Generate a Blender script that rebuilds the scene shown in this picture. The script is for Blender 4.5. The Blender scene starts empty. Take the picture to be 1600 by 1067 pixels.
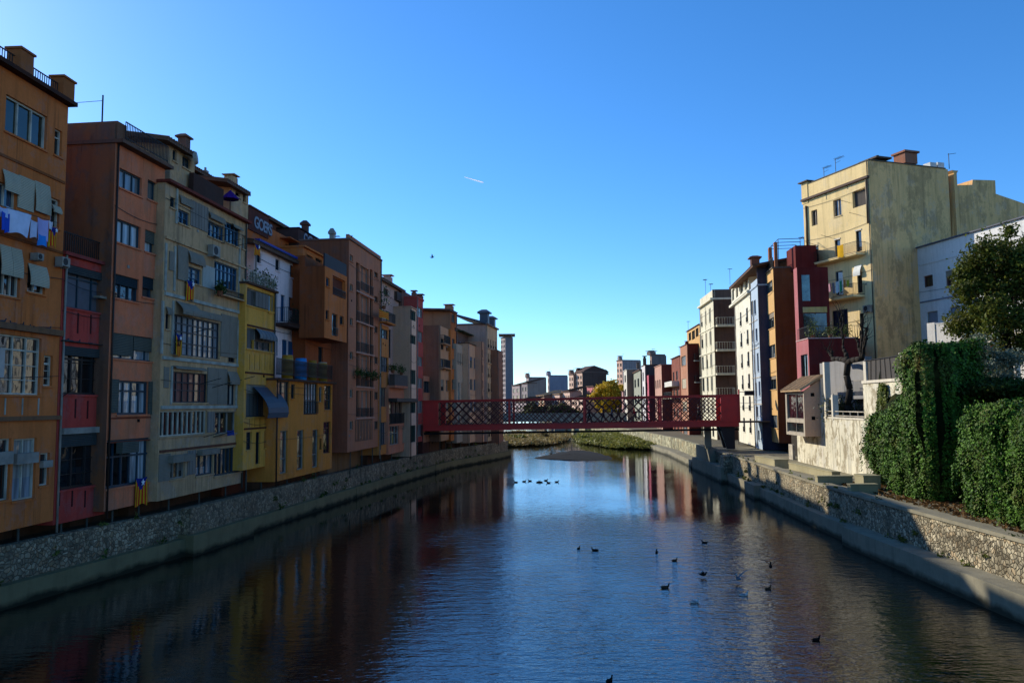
import bpy, math, random
import numpy as np
from mathutils import Vector, Matrix
random.seed(7); rng = np.random.default_rng(7)
R = math.radians
SC = bpy.context.scene
COL = SC.collection

# ------------------------------------------------------------------ camera, sky, sun, exposure
EYE = 7.0; FP = 1225.0; TH = math.atan(98.5/FP)
cam_d = bpy.data.cameras.new("camera"); cam = bpy.data.objects.new("camera", cam_d); COL.objects.link(cam)
cam_d.sensor_width = 36; cam_d.lens = FP/1600*36; cam_d.clip_end = 6000; cam_d.clip_start = .2
ROLL = R(.5)
cam.location = (0, 0, EYE); cam.rotation_euler = (Matrix.Rotation(R(90)+TH, 3, 'X') @ Matrix.Rotation(-ROLL, 3, 'Z')).to_euler()
SC.camera = cam
SUN_AZ, SUN_EL = R(-50), R(24.5)
w = bpy.data.worlds.new("World"); SC.world = w; w.use_nodes = True
nt = w.node_tree; bg = nt.nodes['Background']
sky = nt.nodes.new('ShaderNodeTexSky'); sky.sky_type = 'NISHITA'; sky.sun_disc = False
sky.sun_elevation = SUN_EL; sky.sun_rotation = SUN_AZ; sky.air_density = .8; sky.dust_density = .2; sky.ozone_density = 6
hs = nt.nodes.new('ShaderNodeHueSaturation'); hs.inputs['Saturation'].default_value = 1.15
nt.links.new(sky.outputs[0], hs.inputs['Color']); nt.links.new(hs.outputs[0], bg.inputs[0]); bg.inputs[1].default_value = .14
sl = bpy.data.lights.new("sun", 'SUN'); so = bpy.data.objects.new("sun", sl); COL.objects.link(so)
sl.energy = 3.4; sl.angle = R(.5); sl.color = (1, .925, .76)
SV = Vector((math.sin(SUN_AZ)*math.cos(SUN_EL), math.cos(SUN_AZ)*math.cos(SUN_EL), math.sin(SUN_EL)))
so.rotation_euler = SV.to_track_quat('Z', 'Y').to_euler(); so.location = SV*300
SC.view_settings.view_transform = 'Standard'; SC.view_settings.look = 'None'
SC.view_settings.exposure = .75; SC.view_settings.gamma = 1
SC.render.resolution_x = 1024; SC.render.resolution_y = 682
SC.render.engine = 'CYCLES'

# ------------------------------------------------------------------ materials
def hexc(h):
    v = [int(h[i:i+2], 16)/255 for i in (1, 3, 5)]
    return tuple(x/12.92 if x <= .04045 else ((x+.055)/1.055)**2.4 for x in v)
MATS = {}
def _new(name):
    m = bpy.data.materials.new(name); m.use_nodes = True
    n = m.node_tree; b = n.nodes['Principled BSDF']; return m, n, b
def nd(n, t, **kw):
    x = n.nodes.new(t)
    for k, v in kw.items():
        if isinstance(k, str) and hasattr(x, k): setattr(x, k, v)
    return x
def noise(n, scale, detail=4, vec=None, rough=.6):
    x = n.nodes.new('ShaderNodeTexNoise'); x.inputs['Scale'].default_value = scale
    x.inputs['Detail'].default_value = detail; x.inputs['Roughness'].default_value = rough
    if vec is not None: n.links.new(vec, x.inputs['Vector'])
    return x
def posn(n, s=(1, 1, 1)):
    g = n.nodes.new('ShaderNodeNewGeometry'); mp = n.nodes.new('ShaderNodeMapping')
    mp.inputs['Scale'].default_value = s; n.links.new(g.outputs['Position'], mp.inputs['Vector']); return mp.outputs[0]
def ramp(n, fac, stops):
    r = n.nodes.new('ShaderNodeValToRGB'); e = r.color_ramp.elements
    while len(e) < len(stops): e.new(.5)
    for el, (p, c) in zip(e, stops):
        el.position = p; el.color = (c, c, c, 1) if not hasattr(c, '__len__') else (*c[:3], 1)
    n.links.new(fac, r.inputs[0]); return r.outputs[0]
def mixc(n, fac, a, b, mode='MIX'):
    x = n.nodes.new('ShaderNodeMix'); x.data_type = 'RGBA'; x.blend_type = mode
    for i, v in ((0, fac), (6, a), (7, b)):
        if hasattr(v, 'links') or isinstance(v, bpy.types.NodeSocket): n.links.new(v, x.inputs[i])
        elif i == 0: x.inputs[0].default_value = v
        else: x.inputs[i].default_value = (*v[:3], 1)
    return x.outputs[2]
def bump(n, b, h, strength=.3, dist=.02):
    x = n.nodes.new('ShaderNodeBump'); x.inputs['Strength'].default_value = strength; x.inputs['Distance'].default_value = dist
    n.links.new(h, x.inputs['Height']); n.links.new(x.outputs[0], b.inputs['Normal'])
DIM = .78; LEFT = True
def warm(c, d):
    g = .3*c[0]+.6*c[1]+.1*c[2]; k = .1; c = [v*(1-k)+g*k for v in c]
    return tuple(min(.85, v) for v in ((c[0]*d*1.62, c[1]*d*1.12, c[2]*d*.95) if (d < .77 or LEFT) else (c[0]*d*1.02, c[1]*d, c[2]*d)))
def plaster(h, dirt=.45, worn=None, wornamt=.5, dim=None, ws=.55):
    """painted render: broad mottling, rain streaks, a little grit"""
    dim = DIM if dim is None else dim; dirt = min(1, dirt*1.45); key = ('pl', h, dirt, worn, wornamt, dim, ws)
    if key in MATS: return MATS[key]
    m, n, b = _new('plaster '+h); c = warm(hexc(h), dim)
    big = noise(n, .32, 7, posn(n), .68); st = noise(n, 1.0, 5, posn(n, (2.2, 2.2, .16)), .6); fine = noise(n, 9, 3, posn(n))
    dk = tuple(x*.42+.006 for x in c); lt = tuple(min(1, x*1.16+.012) for x in c)
    a = mixc(n, ramp(n, big.outputs[0], ((.36, 0), (.68, 1))), c, lt)
    a = mixc(n, ramp(n, st.outputs[0], ((.5, 0), (.78, dirt))), a, dk)
    s2 = noise(n, 1.0, 3, posn(n, (6.5, 6.5, .12)), .5); g2 = noise(n, .4, 3, posn(n)); ml = n.nodes.new('ShaderNodeMath'); ml.operation = 'MULTIPLY'
    n.links.new(ramp(n, s2.outputs[0], ((.56, 0), (.68, 1))), ml.inputs[0]); n.links.new(ramp(n, g2.outputs[0], ((.45, 0), (.62, dirt))), ml.inputs[1]); a = mixc(n, ml.outputs[0], a, dk)
    gr = tuple(.5*v+.5*(sum(c)/3)*.9 for v in c); a = mixc(n, ramp(n, noise(n, .42, 9, posn(n, (1.3, 1.3, 1)), .8).outputs[0], ((.53, 0), (.56, dirt*.55))), a, gr)
    b2 = noise(n, .75, 8, posn(n, (1, 1, .8)), .72)
    a = mixc(n, ramp(n, b2.outputs[0], ((.6, 0), (.72, dirt*.75))), a, dk)
    a = mixc(n, ramp(n, fine.outputs[0], ((.35, .14), (.6, 0))), a, dk)
    if worn:
        b3 = noise(n, ws, 9, posn(n, (1, 1, .6)), .75)
        a = mixc(n, ramp(n, b3.outputs[0], ((.50, 0), (.56, wornamt))), a, warm(hexc(worn), dim))
    n.links.new(a, b.inputs['Base Color']); b.inputs['Roughness'].default_value = .9; b.inputs['Specular IOR Level'].default_value = .15
    bump(n, b, noise(n, 14, 5, posn(n)).outputs[0], .35, .015)
    MATS[key] = m; return m
def paint(h, rough=.5, spec=.4, var=.12, metal=0):
    key = ('pt', h, rough, spec, var, metal)
    if key in MATS: return MATS[key]
    m, n, b = _new('paint '+h); c = hexc(h)
    x = noise(n, 1.7, 5, posn(n)); a = mixc(n, ramp(n, x.outputs[0], ((.35, 0), (.7, 1))), c, tuple(v*(1-var*2.5)+.004 for v in c))
    n.links.new(a, b.inputs['Base Color']); b.inputs['Roughness'].default_value = rough
    b.inputs['Specular IOR Level'].default_value = spec; b.inputs['Metallic'].default_value = metal
    MATS[key] = m; return m
def glassy(h='#1b2428', rough=.04, wob=.25, coat=0.0):
    key = ('gl', h, rough, wob, coat)
    if key in MATS: return MATS[key]
    m, n, b = _new('glass '+h); c = hexc(h)
    x = noise(n, .9, 3, posn(n)); a = mixc(n, ramp(n, x.outputs[0], ((.4, 0), (.62, 1))), c, tuple(v*.35 for v in c))
    n.links.new(a, b.inputs['Base Color']); b.inputs['Roughness'].default_value = rough; b.inputs['IOR'].default_value = 1.52
    b.inputs['Specular IOR Level'].default_value = .9
    if coat: b.inputs['Coat Weight'].default_value = coat; b.inputs['Coat Roughness'].default_value = .03
    bump(n, b, noise(n, .8, 2, posn(n)).outputs[0], wob, .08)
    MATS[key] = m; return m
def curtain(h='#c9c8c2'):
    key = ('cu', h)
    if key in MATS: return MATS[key]
    m, n, b = _new('curtain behind glass '+h); c = hexc(h)
    x = noise(n, 1, 3, posn(n, (7, 7, .4))); a = mixc(n, ramp(n, x.outputs[0], ((.35, 0), (.65, 1))), c, tuple(v*.3 for v in c))
    n.links.new(a, b.inputs['Base Color']); b.inputs['Roughness'].default_value = .6
    b.inputs['Coat Weight'].default_value = 1; b.inputs['Coat Roughness'].default_value = .03
    MATS[key] = m; return m
def slats(h, per=.07, axis='z', dirt=.4, depth=.02):
    """slatted blinds, boards: fine ribs along one axis"""
    key = ('sl', h, per, axis, dirt)
    if key in MATS: return MATS[key]
    m, n, b = _new('slats '+h); c = hexc(h)
    wv = n.nodes.new('ShaderNodeTexWave'); wv.bands_direction = 'Z' if axis == 'z' else 'Y'
    wv.inputs['Scale'].default_value = .314/per; wv.inputs['Distortion'].default_value = .15
    n.links.new(posn(n), wv.inputs['Vector'])
    x = noise(n, 1.3, 6, posn(n, (1, 1, .5)), .7); a = mixc(n, ramp(n, x.outputs[0], ((.4, 0), (.72, dirt))), c, tuple(v*.35 for v in c))
    a = mixc(n, ramp(n, wv.outputs[0], ((0, .55), (.3, 0))), a, tuple(v*.3 for v in c))
    n.links.new(a, b.inputs['Base Color']); b.inputs['Roughness'].default_value = .75; b.inputs['Specular IOR Level'].default_value = .2
    bump(n, b, wv.outputs[0], .6, depth)
    MATS[key] = m; return m
def rubble(h, mortar, scale=3.3, dirt=.5, moss=0):
    key = ('rb', h, mortar, scale)
    if key in MATS: return MATS[key]
    m, n, b = _new('rubble '+h); c = hexc(h); mc = hexc(mortar)
    ps = posn(n); wz = noise(n, 1.2, 2, ps); v = n.nodes.new('ShaderNodeVectorMath'); v.operation = 'MULTIPLY_ADD'
    n.links.new(wz.outputs['Color'], v.inputs[0]); v.inputs[1].default_value = (.25, .25, .25); n.links.new(ps, v.inputs[2])
    vo = n.nodes.new('ShaderNodeTexVoronoi'); vo.feature = 'DISTANCE_TO_EDGE'; vo.inputs['Scale'].default_value = scale
    vc = n.nodes.new('ShaderNodeTexVoronoi'); vc.feature = 'F1'; vc.inputs['Scale'].default_value = scale
    for q in (vo, vc): n.links.new(v.outputs[0], q.inputs['Vector'])
    sep = n.nodes.new('ShaderNodeSeparateColor'); n.links.new(vc.outputs['Color'], sep.inputs[0])
    a = mixc(n, sep.outputs[0], tuple(x*.4 for x in c), tuple(min(1, x*1.35) for x in c))
    a = mixc(n, ramp(n, sep.outputs[1], ((.7, 0), (.95, .5))), a, (c[0]*1.1, c[1]*.85, c[2]*.65))
    a = mixc(n, ramp(n, noise(n, .5, 7, posn(n), .7).outputs[0], ((.45, 0), (.75, dirt))), a, tuple(x*.35 for x in c))
    a = mixc(n, ramp(n, vo.outputs[0], ((.02, 1), (.07, 0))), a, mc)
    a = mixc(n, ramp(n, noise(n, 1.0, 6, posn(n, (.9, .9, .18)), .7).outputs[0], ((.52, 0), (.7, .8))), a, tuple(x*.22 for x in c))
    a = mixc(n, ramp(n, noise(n, .35, 7, posn(n), .75).outputs[0], ((.56, 0), (.6, .55))), a, tuple(x*.9 for x in mc))
    n.links.new(a, b.inputs['Base Color']); b.inputs['Roughness'].default_value = .92; b.inputs['Specular IOR Level'].default_value = .15
    bump(n, b, ramp(n, vo.outputs[0], ((0, 0), (.14, 1))), .9, .05)
    MATS[key] = m; return m
def concrete(h, dirt=.6, low=None):
    key = ('cc', h, dirt, low)
    if key in MATS: return MATS[key]
    m, n, b = _new('concrete '+h); c = hexc(h)
    a = mixc(n, ramp(n, noise(n, .5, 9, posn(n), .72).outputs[0], ((.38, 0), (.7, dirt))), c, tuple(x*.4 for x in c))
    a = mixc(n, ramp(n, noise(n, 1.1, 6, posn(n, (1.6, 1.6, .14)), .7).outputs[0], ((.5, 0), (.78, dirt))), a, tuple(x*.3 for x in c))
    if low:   # algae and wet stain near the waterline
        s = n.nodes.new('ShaderNodeSeparateXYZ'); g = n.nodes.new('ShaderNodeNewGeometry'); n.links.new(g.outputs['Position'], s.inputs[0])
        ad = n.nodes.new('ShaderNodeMath'); ad.operation = 'MULTIPLY_ADD'; ad.inputs[1].default_value = .55
        n.links.new(noise(n, .9, 5, posn(n)).outputs[0], ad.inputs[0]); n.links.new(s.outputs[2], ad.inputs[2])
        a = mixc(n, ramp(n, ad.outputs[0], ((.38, .9), (.62, 0))), a, hexc(low))
    n.links.new(a, b.inputs['Base Color']); b.inputs['Roughness'].default_value = .93; b.inputs['Specular IOR Level'].default_value = .15
    bump(n, b, noise(n, 6, 8, posn(n), .7).outputs[0], .5, .03)
    MATS[key] = m; return m
def leafm(h1, h2, rough=.55, spec=.25, sub=True, h3='#6a5a2c', amt=.5, ns=.7):
    key = ('lf', h1, h2, rough)
    if key in MATS: return MATS[key]
    m, n, b = _new('leaf '+h1)
    at = n.nodes.new('ShaderNodeAttribute'); at.attribute_name = 'rnd'
    a = mixc(n, at.outputs['Fac'], hexc(h1), hexc(h2)); a = mixc(n, ramp(n, noise(n, ns, 6, posn(n), .7).outputs[0], ((.5, 0), (.66, amt))), a, hexc(h3)); a = mixc(n, ramp(n, noise(n, ns*.6, 5, posn(n, (1, 1, .6)), .7).outputs[0], ((.36, .55), (.5, 0))), a, tuple(v*.45 for v in hexc(h1)))
    n.links.new(a, b.inputs['Base Color']); b.inputs['Roughness'].default_value = rough; b.inputs['Specular IOR Level'].default_value = spec
    if sub:
        tr = n.nodes.new('ShaderNodeBsdfTranslucent'); n.links.new(a, tr.inputs[0]); mx = n.nodes.new('ShaderNodeMixShader'); mx.inputs[0].default_value = .3
        n.links.new(b.outputs[0], mx.inputs[1]); n.links.new(tr.outputs[0], mx.inputs[2]); n.links.new(mx.outputs[0], n.nodes['Material Output'].inputs[0])
    MATS[key] = m; return m
GLASS = glassy(); GLASSB = glassy('#26323a', .03, .4); DARK = paint('#0c0b0a', .9, .1); CURT = curtain('#b9bbbb'); CURT2 = curtain('#8e9398')
IRON = paint('#191817', .6, .3); WHITEF = paint('#c2b6a2', .55, .3, .2); GREYF = paint('#978c7e', .6, .3, .2); BLUEF = paint('#1c3844', .5, .4); BROWNF = paint('#33251c', .6, .3)
PROPM = paint('#4a463c', .8); TILE = slats('#6b4a36', .22, 'y', .7, .06); TILE2 = slats('#bd9c74', .2, 'y', .5, .06)
BLG = slats('#8a7d6c', .06); BLK = slats('#3c3e3c', .07); BLW = slats('#b5a88e', .06); BLB = slats('#57554a', .07); BLN = slats('#1a2a30', .07)

ALTP = [curtain('#a8a49a'), curtain('#6c6a66'), glassy('#0e1012', .03, .2), curtain('#8a7a60'), glassy('#31424c', .04, .3)]
# ------------------------------------------------------------------ tagging and linking
def tag(o, label=None, cat=None, group=None, kind=None):
    if label: o['label'] = label
    if cat: o['category'] = cat
    if group: o['group'] = group
    if kind: o['kind'] = kind
    return o
def empty(name, loc, label=None, cat=None, group=None):
    o = bpy.data.objects.new(name, None); o.empty_display_size = .3; o.location = loc; COL.objects.link(o)
    return tag(o, label, cat, group)
def rootloc(o):
    v = Vector((0, 0, 0))
    while o is not None: v += o.location; o = o.parent
    return v
class MB:
    """collects boxes, bars, tubes, prisms; build() links them as ONE mesh object"""
    def __init__(s, pl=None): s.v = []; s.f = []; s.mi = []; s.pl = pl; s.m = 0
    def T(s, p): return s.pl.W(*p) if s.pl else Vector(p)
    def add(s, vs, fs):
        k = len(s.v); s.v += [s.T(p) for p in vs]; s.f += [tuple(i+k for i in f) for f in fs]; s.mi += [s.m]*len(fs)
    def box(s, a0, a1, b0, b1, c0, c1):
        vs = [(x, y, z) for x in (a0, a1) for y in (b0, b1) for z in (c0, c1)]
        s.add(vs, [(0, 1, 3, 2), (4, 6, 7, 5), (0, 4, 5, 1), (2, 3, 7, 6), (0, 2, 6, 4), (1, 5, 7, 3)]); return s
    def quad(s, a, b, c, d): s.add([a, b, c, d], [(0, 1, 2, 3)]); return s
    def prism(s, pts, w0, w1):
        """outline in (a, b), extruded along the third axis"""
        n = len(pts); vs = [(a, b, w0) for a, b in pts]+[(a, b, w1) for a, b in pts]
        s.add(vs, [tuple(range(n)), tuple(range(2*n-1, n-1, -1))]+[(i, (i+1) % n, (i+1) % n+n, i+n) for i in range(n)]); return s
    def tube(s, p, q, r, r2=None, n=6):
        p = s.T(p); q = s.T(q); pl = s.pl; s.pl = None; r2 = r if r2 is None else r2
        d = (q-p); L = d.length
        if L < 1e-6: s.pl = pl; return s
        d /= L; a = d.orthogonal().normalized(); b = d.cross(a); vs = []
        for c, rr in ((p, r), (q, r2)):
            for i in range(n):
                t = 2*math.pi*i/n; vs.append(c+a*rr*math.cos(t)+b*rr*math.sin(t))
        s.add(vs, [(i, (i+1) % n, (i+1) % n+n, i+n) for i in range(n)]+[tuple(range(n))[::-1], tuple(range(n, 2*n))]); s.pl = pl; return s
    def loft(s, rings, n=8):
        """rings = (centre, radius a, radius b, axis a, axis b): one closed tapering skin"""
        vs = []; m = len(rings)
        for c, ra, rb, A, B in rings:
            for i in range(n):
                t = 2*math.pi*i/n; vs.append(Vector(c)+Vector(A)*ra*math.cos(t)+Vector(B)*rb*math.sin(t))
        fs = [(j*n+i, j*n+(i+1) % n, (j+1)*n+(i+1) % n, (j+1)*n+i) for j in range(m-1) for i in range(n)]
        fs += [tuple(range(n))[::-1], tuple(range((m-1)*n, m*n))]; s.add(vs, fs); return s
    def build(s, name, mat, parent=None, smooth=False, loc=None):
        me = bpy.data.meshes.new(name); off = rootloc(parent) if parent else Vector(loc or (0, 0, 0))
        me.from_pydata([tuple(v-off) for v in s.v], [], s.f)
        for mm in (mat if isinstance(mat, (list, tuple)) else [mat]): me.materials.append(mm)
        if isinstance(mat, (list, tuple)): me.polygons.foreach_set('material_index', s.mi)
        if smooth: me.polygons.foreach_set('use_smooth', [True]*len(me.polygons))
        me.update(); o = bpy.data.objects.new(name, me); COL.objects.link(o)
        if parent: o.parent = parent
        else: o.location = off
        return o
def structure(o): o['kind'] = 'structure'; return o

# ------------------------------------------------------------------ measuring: photo point -> place on a facade plane
CT, ST = math.cos(TH), math.sin(TH)
def ray(px, py):
    a = (px-800)/FP; b = (533.5-py)/FP; X = a*math.cos(ROLL)+b*math.sin(ROLL); U = b*math.cos(ROLL)-a*math.sin(ROLL); return Vector((X, CT-U*ST, ST+U*CT))
def ground(px, py, z=0):
    r = ray(px, py); return Vector((0, 0, EYE))+r*((z-EYE)/r.z)
def at(px, py, D):
    r = ray(px, py); return Vector((0, 0, EYE))+r*(D/r.y)
def interp(poly, y):
    for (y0, x0), (y1, x1) in zip(poly, poly[1:]):
        if y <= y1 or (y1, x1) == poly[-1]: return x0+(x1-x0)*(y-y0)/(y1-y0)
LW = [(-60, -34), (15, -20.9), (28, -18.3), (38.3, -15.8), (45.2, -14.8), (54.7, -13.3), (68, -11.2), (87.5, -7.4), (101.7, -2.2), (108, -.4)]   # left river wall in plan (y, x)
RW = [(-60, 16.9), (26, 16.9), (36.7, 17.0), (44, 17.3), (50.6, 17.8), (67, 19.1), (76, 19.6), (84, 20.0)]
LF = [(y, x-.35) for y, x in LW]
RF = [(-40, 16.5), (38.8, 20.7), (46.6, 21.6), (87.3, 26.4), (107, 27.4), (150, 28.6), (200, 28.6), (260, 26)]
class Plane:
    """vertical facade plane: u along it (to the right as seen), z up, w out towards the river"""
    def __init__(s, p, d):
        s.p = Vector((p[0], p[1])); s.d = Vector(d).normalized(); s.n = Vector((s.d.y, -s.d.x))
        if s.n.dot(-s.p) < 0: s.n = -s.n
    def W(s, u, z, w=0): return Vector((s.p.x+s.d.x*u+s.n.x*w, s.p.y+s.d.y*u+s.n.y*w, z))
    def uz(s, px, py, w=0):
        r = ray(px, py); o = s.p+s.n*w
        t = o.dot(s.n)/(r.x*s.n.x+r.y*s.n.y); q = r*t
        return ((q.x-s.p.x)*s.d.x+(q.y-s.p.y)*s.d.y, EYE+q.z)
    def shift(s, w): return Plane((s.p.x+s.n.x*w, s.p.y+s.n.y*w), s.d)
    def turn(s, u=0):
        """the plane at right angles through u, running back from the river"""
        q = s.W(u, 0); return Plane((q.x, q.y), (-s.n.x, -s.n.y))
def hit(poly, px, py, off):
    r = ray(px, py)
    lo, hi = 5., 400.
    f = lambda y: r.x/r.y*y-(interp(poly, y)+off)
    s0 = f(lo) < 0
    for _ in range(50):
        m = (lo+hi)/2
        if (f(m) < 0) == s0: lo = m
        else: hi = m
    return (interp(poly, lo)+off, lo)
def dirv(vp): return Vector(((vp-800)/FP, 1/CT)).normalized()
def LP(px, py, off=0, vp=930): return Plane(hit(LF, px, py, off), dirv(vp))
def RP(px, py, off=0, vp=880): return Plane(hit(RF, px, py, -off), -dirv(vp))

# ------------------------------------------------------------------ building kit
class House:
    def __init__(s, name, label, pl, xl, xr, yt, yb, depth=9, mat=None, side=None, cat='house', group=None, sided=None):
        """xl, xr, yt, yb: photo points (x, y) on the left edge, right edge, top and foot of the facade"""
        s.pl = pl; s.u0 = pl.uz(*xl)[0]; s.u1 = pl.uz(*xr)[0]; s.z1 = pl.uz(*yt)[1]; s.z0 = pl.uz(*yb)[1]
        s.depth = depth; s.mat = mat; s.side = side or mat; s.holes = []; s.q = []
        s.root = empty(name, pl.W((s.u0+s.u1)/2, s.z0, 0), label, cat, group)
    def R(s, x0, y0, x1, y1, w=0):
        a = s.pl.uz(x0, y0, w); b = s.pl.uz(x1, y1, w); return min(a[0], b[0]), max(a[0], b[0]), min(a[1], b[1]), max(a[1], b[1])
    def win(s, x0, y0, x1, y1, **k): s.winr(*s.R(x0, y0, x1, y1), **k)
    def winr(s, u0, u1, z0, z1, n=2, tr=None, f=WHITEF, p=GLASS, blind=0, bm=BLG, rec=.16, fw=.055, sill=True, rail=0, shut='', sm=None, name='window', bars=0, lint=False):
        u0 = max(u0, s.u0+.04); u1 = min(u1, s.u1-.04); z0 = max(z0, s.z0+.03); z1 = min(z1, s.z1-.03)
        if u1-u0 < .1 or z1-z0 < .1: return
        s.holes.append((u0, u1, z0, z1)); s.q.append((u0, u1, z0, z1, n, tr, f, p, blind, bm, rec, fw, sill, rail, shut, sm, name, bars, lint))
    def grid(s, x0, y0, x1, y1, nu, nz, fu=.5, fz=.6, **k):
        a, b, c, d = s.R(x0, y0, x1, y1)
        for i in range(nu):
            for j in range(nz):
                cu = a+(b-a)*(i+.5)/nu; cz = c+(d-c)*(j+.5)/nz; hu = (b-a)/nu*fu/2*random.uniform(.92, 1.06); hz = (d-c)/nz*fz/2
                kk = dict(k)
                if 'blind' in kk and kk['blind'] == 'r': kk['blind'] = random.choice((0, 0, .3, .6, 1))
                if kk.get('p') == 'r': kk['p'] = random.choice((GLASS, GLASSB, CURT2, GLASS))
                s.winr(cu-hu, cu+hu, cz-hz, cz+hz, **kk)
    def _window(s, u0, u1, z0, z1, n, tr, f, p, blind, bm, rec, fw, sill, rail, shut, sm, name, bars, lint):
        pl = s.pl; m = MB(pl); w0, w1 = -rec-.01, -rec+.06
        m.box(u0, u1, z1-fw, z1, w0, w1).box(u0, u1, z0, z0+fw, w0, w1).box(u0, u0+fw, z0+fw, z1-fw, w0, w1).box(u1-fw, u1, z0+fw, z1-fw, w0, w1)
        for i in range(1, n):
            c = u0+(u1-u0)*i/n; m.box(c-fw*.5, c+fw*.5, z0+fw, z1-fw, w0, w1-.006)
        if tr:
            for t in (tr if hasattr(tr, '__len__') else (tr,)):
                c = z1-(z1-z0)*t; m.box(u0+fw, u1-fw, c-fw*.45, c+fw*.45, w0+.004, w1-.01)
        for i in range(bars):
            c = z0+(z1-z0)*(i+1)/(bars+1); m.box(u0+fw, u1-fw, c-.014, c+.014, w0+.01, w1-.02)
        wo = m.build(name, f, s.root)
        k = max(1, n); alt = random.choice(ALTP) if (p in (GLASS, GLASSB, CURT, CURT2) and n >= 2) else None; A, Bq = MB(pl), MB(pl); a0, b0 = u0+.01, u1-.01; zc = random.choice((0, .35, .55))
        for i in range(k):
            xa, xb = a0+(b0-a0)*i/k, a0+(b0-a0)*(i+1)/k
            if alt is not None and random.random() < .36:
                zm = z0+.01+(z1-z0)*zc; MB(pl).box(xa, xb-.002, zm, z1-.01, -rec-.06, -rec-.012).build('curtain', alt, wo)
                if zc: A.box(xa, xb, z0+.01, zm, -rec-.06, -rec-.012)
                elif A.f: A.build('pane', p, wo); A = MB(pl)
            else: A.box(xa, xb, z0+.01, z1-.01, -rec-.06, -rec-.012)
        if A.f: A.build('pane', p, wo)
        if blind:
            zb = z1-(z1-z0)*blind; MB(pl).box(u0+.01, u1-.01, zb, z1-.005, -rec+.065, -rec+.1).box(u0+.01, u1-.01, zb-.05, zb, -rec+.06, -rec+.115).build('blind', bm, wo)
        if sill: MB(pl).box(u0-.06, u1+.06, z0-.075, z0-.003, -.03, .07).build('sill', s.sillm if hasattr(s, 'sillm') else s.mat, wo)
        if lint: MB(pl).box(u0-.05, u1+.05, z1+.003, z1+.12, -.03, .05).build('lintel', WHITEF, wo)
        if rail:
            g = MB(pl); zt = z0+(z1-z0)*rail; g.box(u0, u1, zt, zt+.04, .03, .07).box(u0, u1, z0+.06, z0+.09, .035, .065)
            k = max(3, int((u1-u0)/.13))
            for i in range(k+1):
                c = u0+(u1-u0)*i/k; g.box(c-.011, c+.011, z0+.05, zt, .04, .06)
            g.build('railing', IRON, wo)
        W_ = (u1-u0)/2
        for c in shut:
            a, b = (u0-W_*.95, u0-.02) if c == 'l' else (u1+.02, u1+W_*.95)
            MB(pl).box(a, b, z0, z1, .012, .055).build('shutter', sm or BLG, wo)
    def panel(s, x0, y0, x1, y1, mat, name='panel', w=.0, t=.04, bulge=0, split=1):
        u0, u1, z0, z1 = s.R(x0, y0, x1, y1); m = MB(s.pl)
        for i in range(split):
            a = u0+(u1-u0)*i/split; b = u0+(u1-u0)*(i+1)/split-.02
            if bulge:
                pr = [(z1, w+.02)]+[(z1-(z1-z0)*k/6, w+.02+bulge*math.sin(k/6*math.pi*.62)) for k in range(1, 7)]
                for (za, wa), (zb, wb) in zip(pr, pr[1:]):
                    m.add([(a, za, wa), (b, za, wa), (b, zb, wb), (a, zb, wb), (a, za, wa-.03), (b, za, wa-.03), (b, zb, wb-.03), (a, zb, wb-.03)], [(0, 1, 2, 3), (7, 6, 5, 4), (0, 3, 7, 4), (1, 5, 6, 2)])
            else: m.box(a, b, z0, z1, w, w+t)
        return m.build(name, mat, s.root)
    def band(s, x0, y0, x1, y1, h=.14, out=.08, mat=None, name='string_course'):
        a = s.pl.uz(x0, y0); b = s.pl.uz(x1, y1); z = (a[1]+b[1])/2
        return MB(s.pl).box(a[0], b[0], z-h/2, z+h/2, -.02, out).build(name, mat or s.mat, s.root)
    def strip(s, px, y0, y1, wd=.09, out=.035, mat=None, name='pilaster'):
        a = s.pl.uz(px, y0); b = s.pl.uz(px, y1); return MB(s.pl).box(a[0]-wd/2, a[0]+wd/2, b[1], a[1], -.02, out).build(name, mat or WHITEF, s.root)
    def pipe(s, x0, y0, y1, r=.05, mat=None, w=.09):
        a = s.pl.uz(x0, y0, w); b = s.pl.uz(x0, y1, w); return MB(s.pl).tube((a[0], a[1], w), (a[0], b[1], w), r).build('downpipe', mat or BROWNF, s.root, True)
    def balcony(s, x0, x1, yf, out=.8, h=1.0, th=.14, solid=None, mat=None, rm=None, pl=None, sp=.13, ends=True):
        """yf: floor height read at x0; x0/x1 photo x of the ends at that height, measured on the wall"""
        pl = pl or s.pl; a = pl.uz(x0, yf); b = pl.uz(x1, yf); u0, u1, z = min(a[0], b[0]), max(a[0], b[0]), a[1]
        o = MB(pl).box(u0, u1, z-th, z, 0.0, out).box(u0-.03, u1+.03, z-.05, z+.01, out-.02, out+.05).build('balcony', mat or s.mat, s.root)
        g = MB(pl)
        if solid:
            g.box(u0, u1, z, z+h, out-.08, out); 
            if ends: g.box(u0, u0+.08, z, z+h, 0, out-.08).box(u1-.08, u1, z, z+h, 0, out-.08)
        else:
            for zz in (z+h, z+.09): g.box(u0, u1, zz-.035, zz, out-.045, out-.01).box(u0, u0+.03, zz-.035, zz, 0, out-.045).box(u1-.03, u1, zz-.035, zz, 0, out-.045)
            k = max(2, int((u1-u0)/sp))
            for i in range(k+1):
                c = u0+.012+(u1-u0-.024)*i/k; g.box(c-.011, c+.011, z+.02, z+h-.035, out-.038, out-.016)
            k = max(2, int(out/sp))
            for i in range(k):
                c = out*i/k; g.box(u0+.004, u0+.024, z+.02, z+h-.035, c, c+.02).box(u1-.024, u1-.004, z+.02, z+h-.035, c, c+.02)
        g.build('railing', solid or rm or IRON, o); return u0, u1, z
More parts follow.
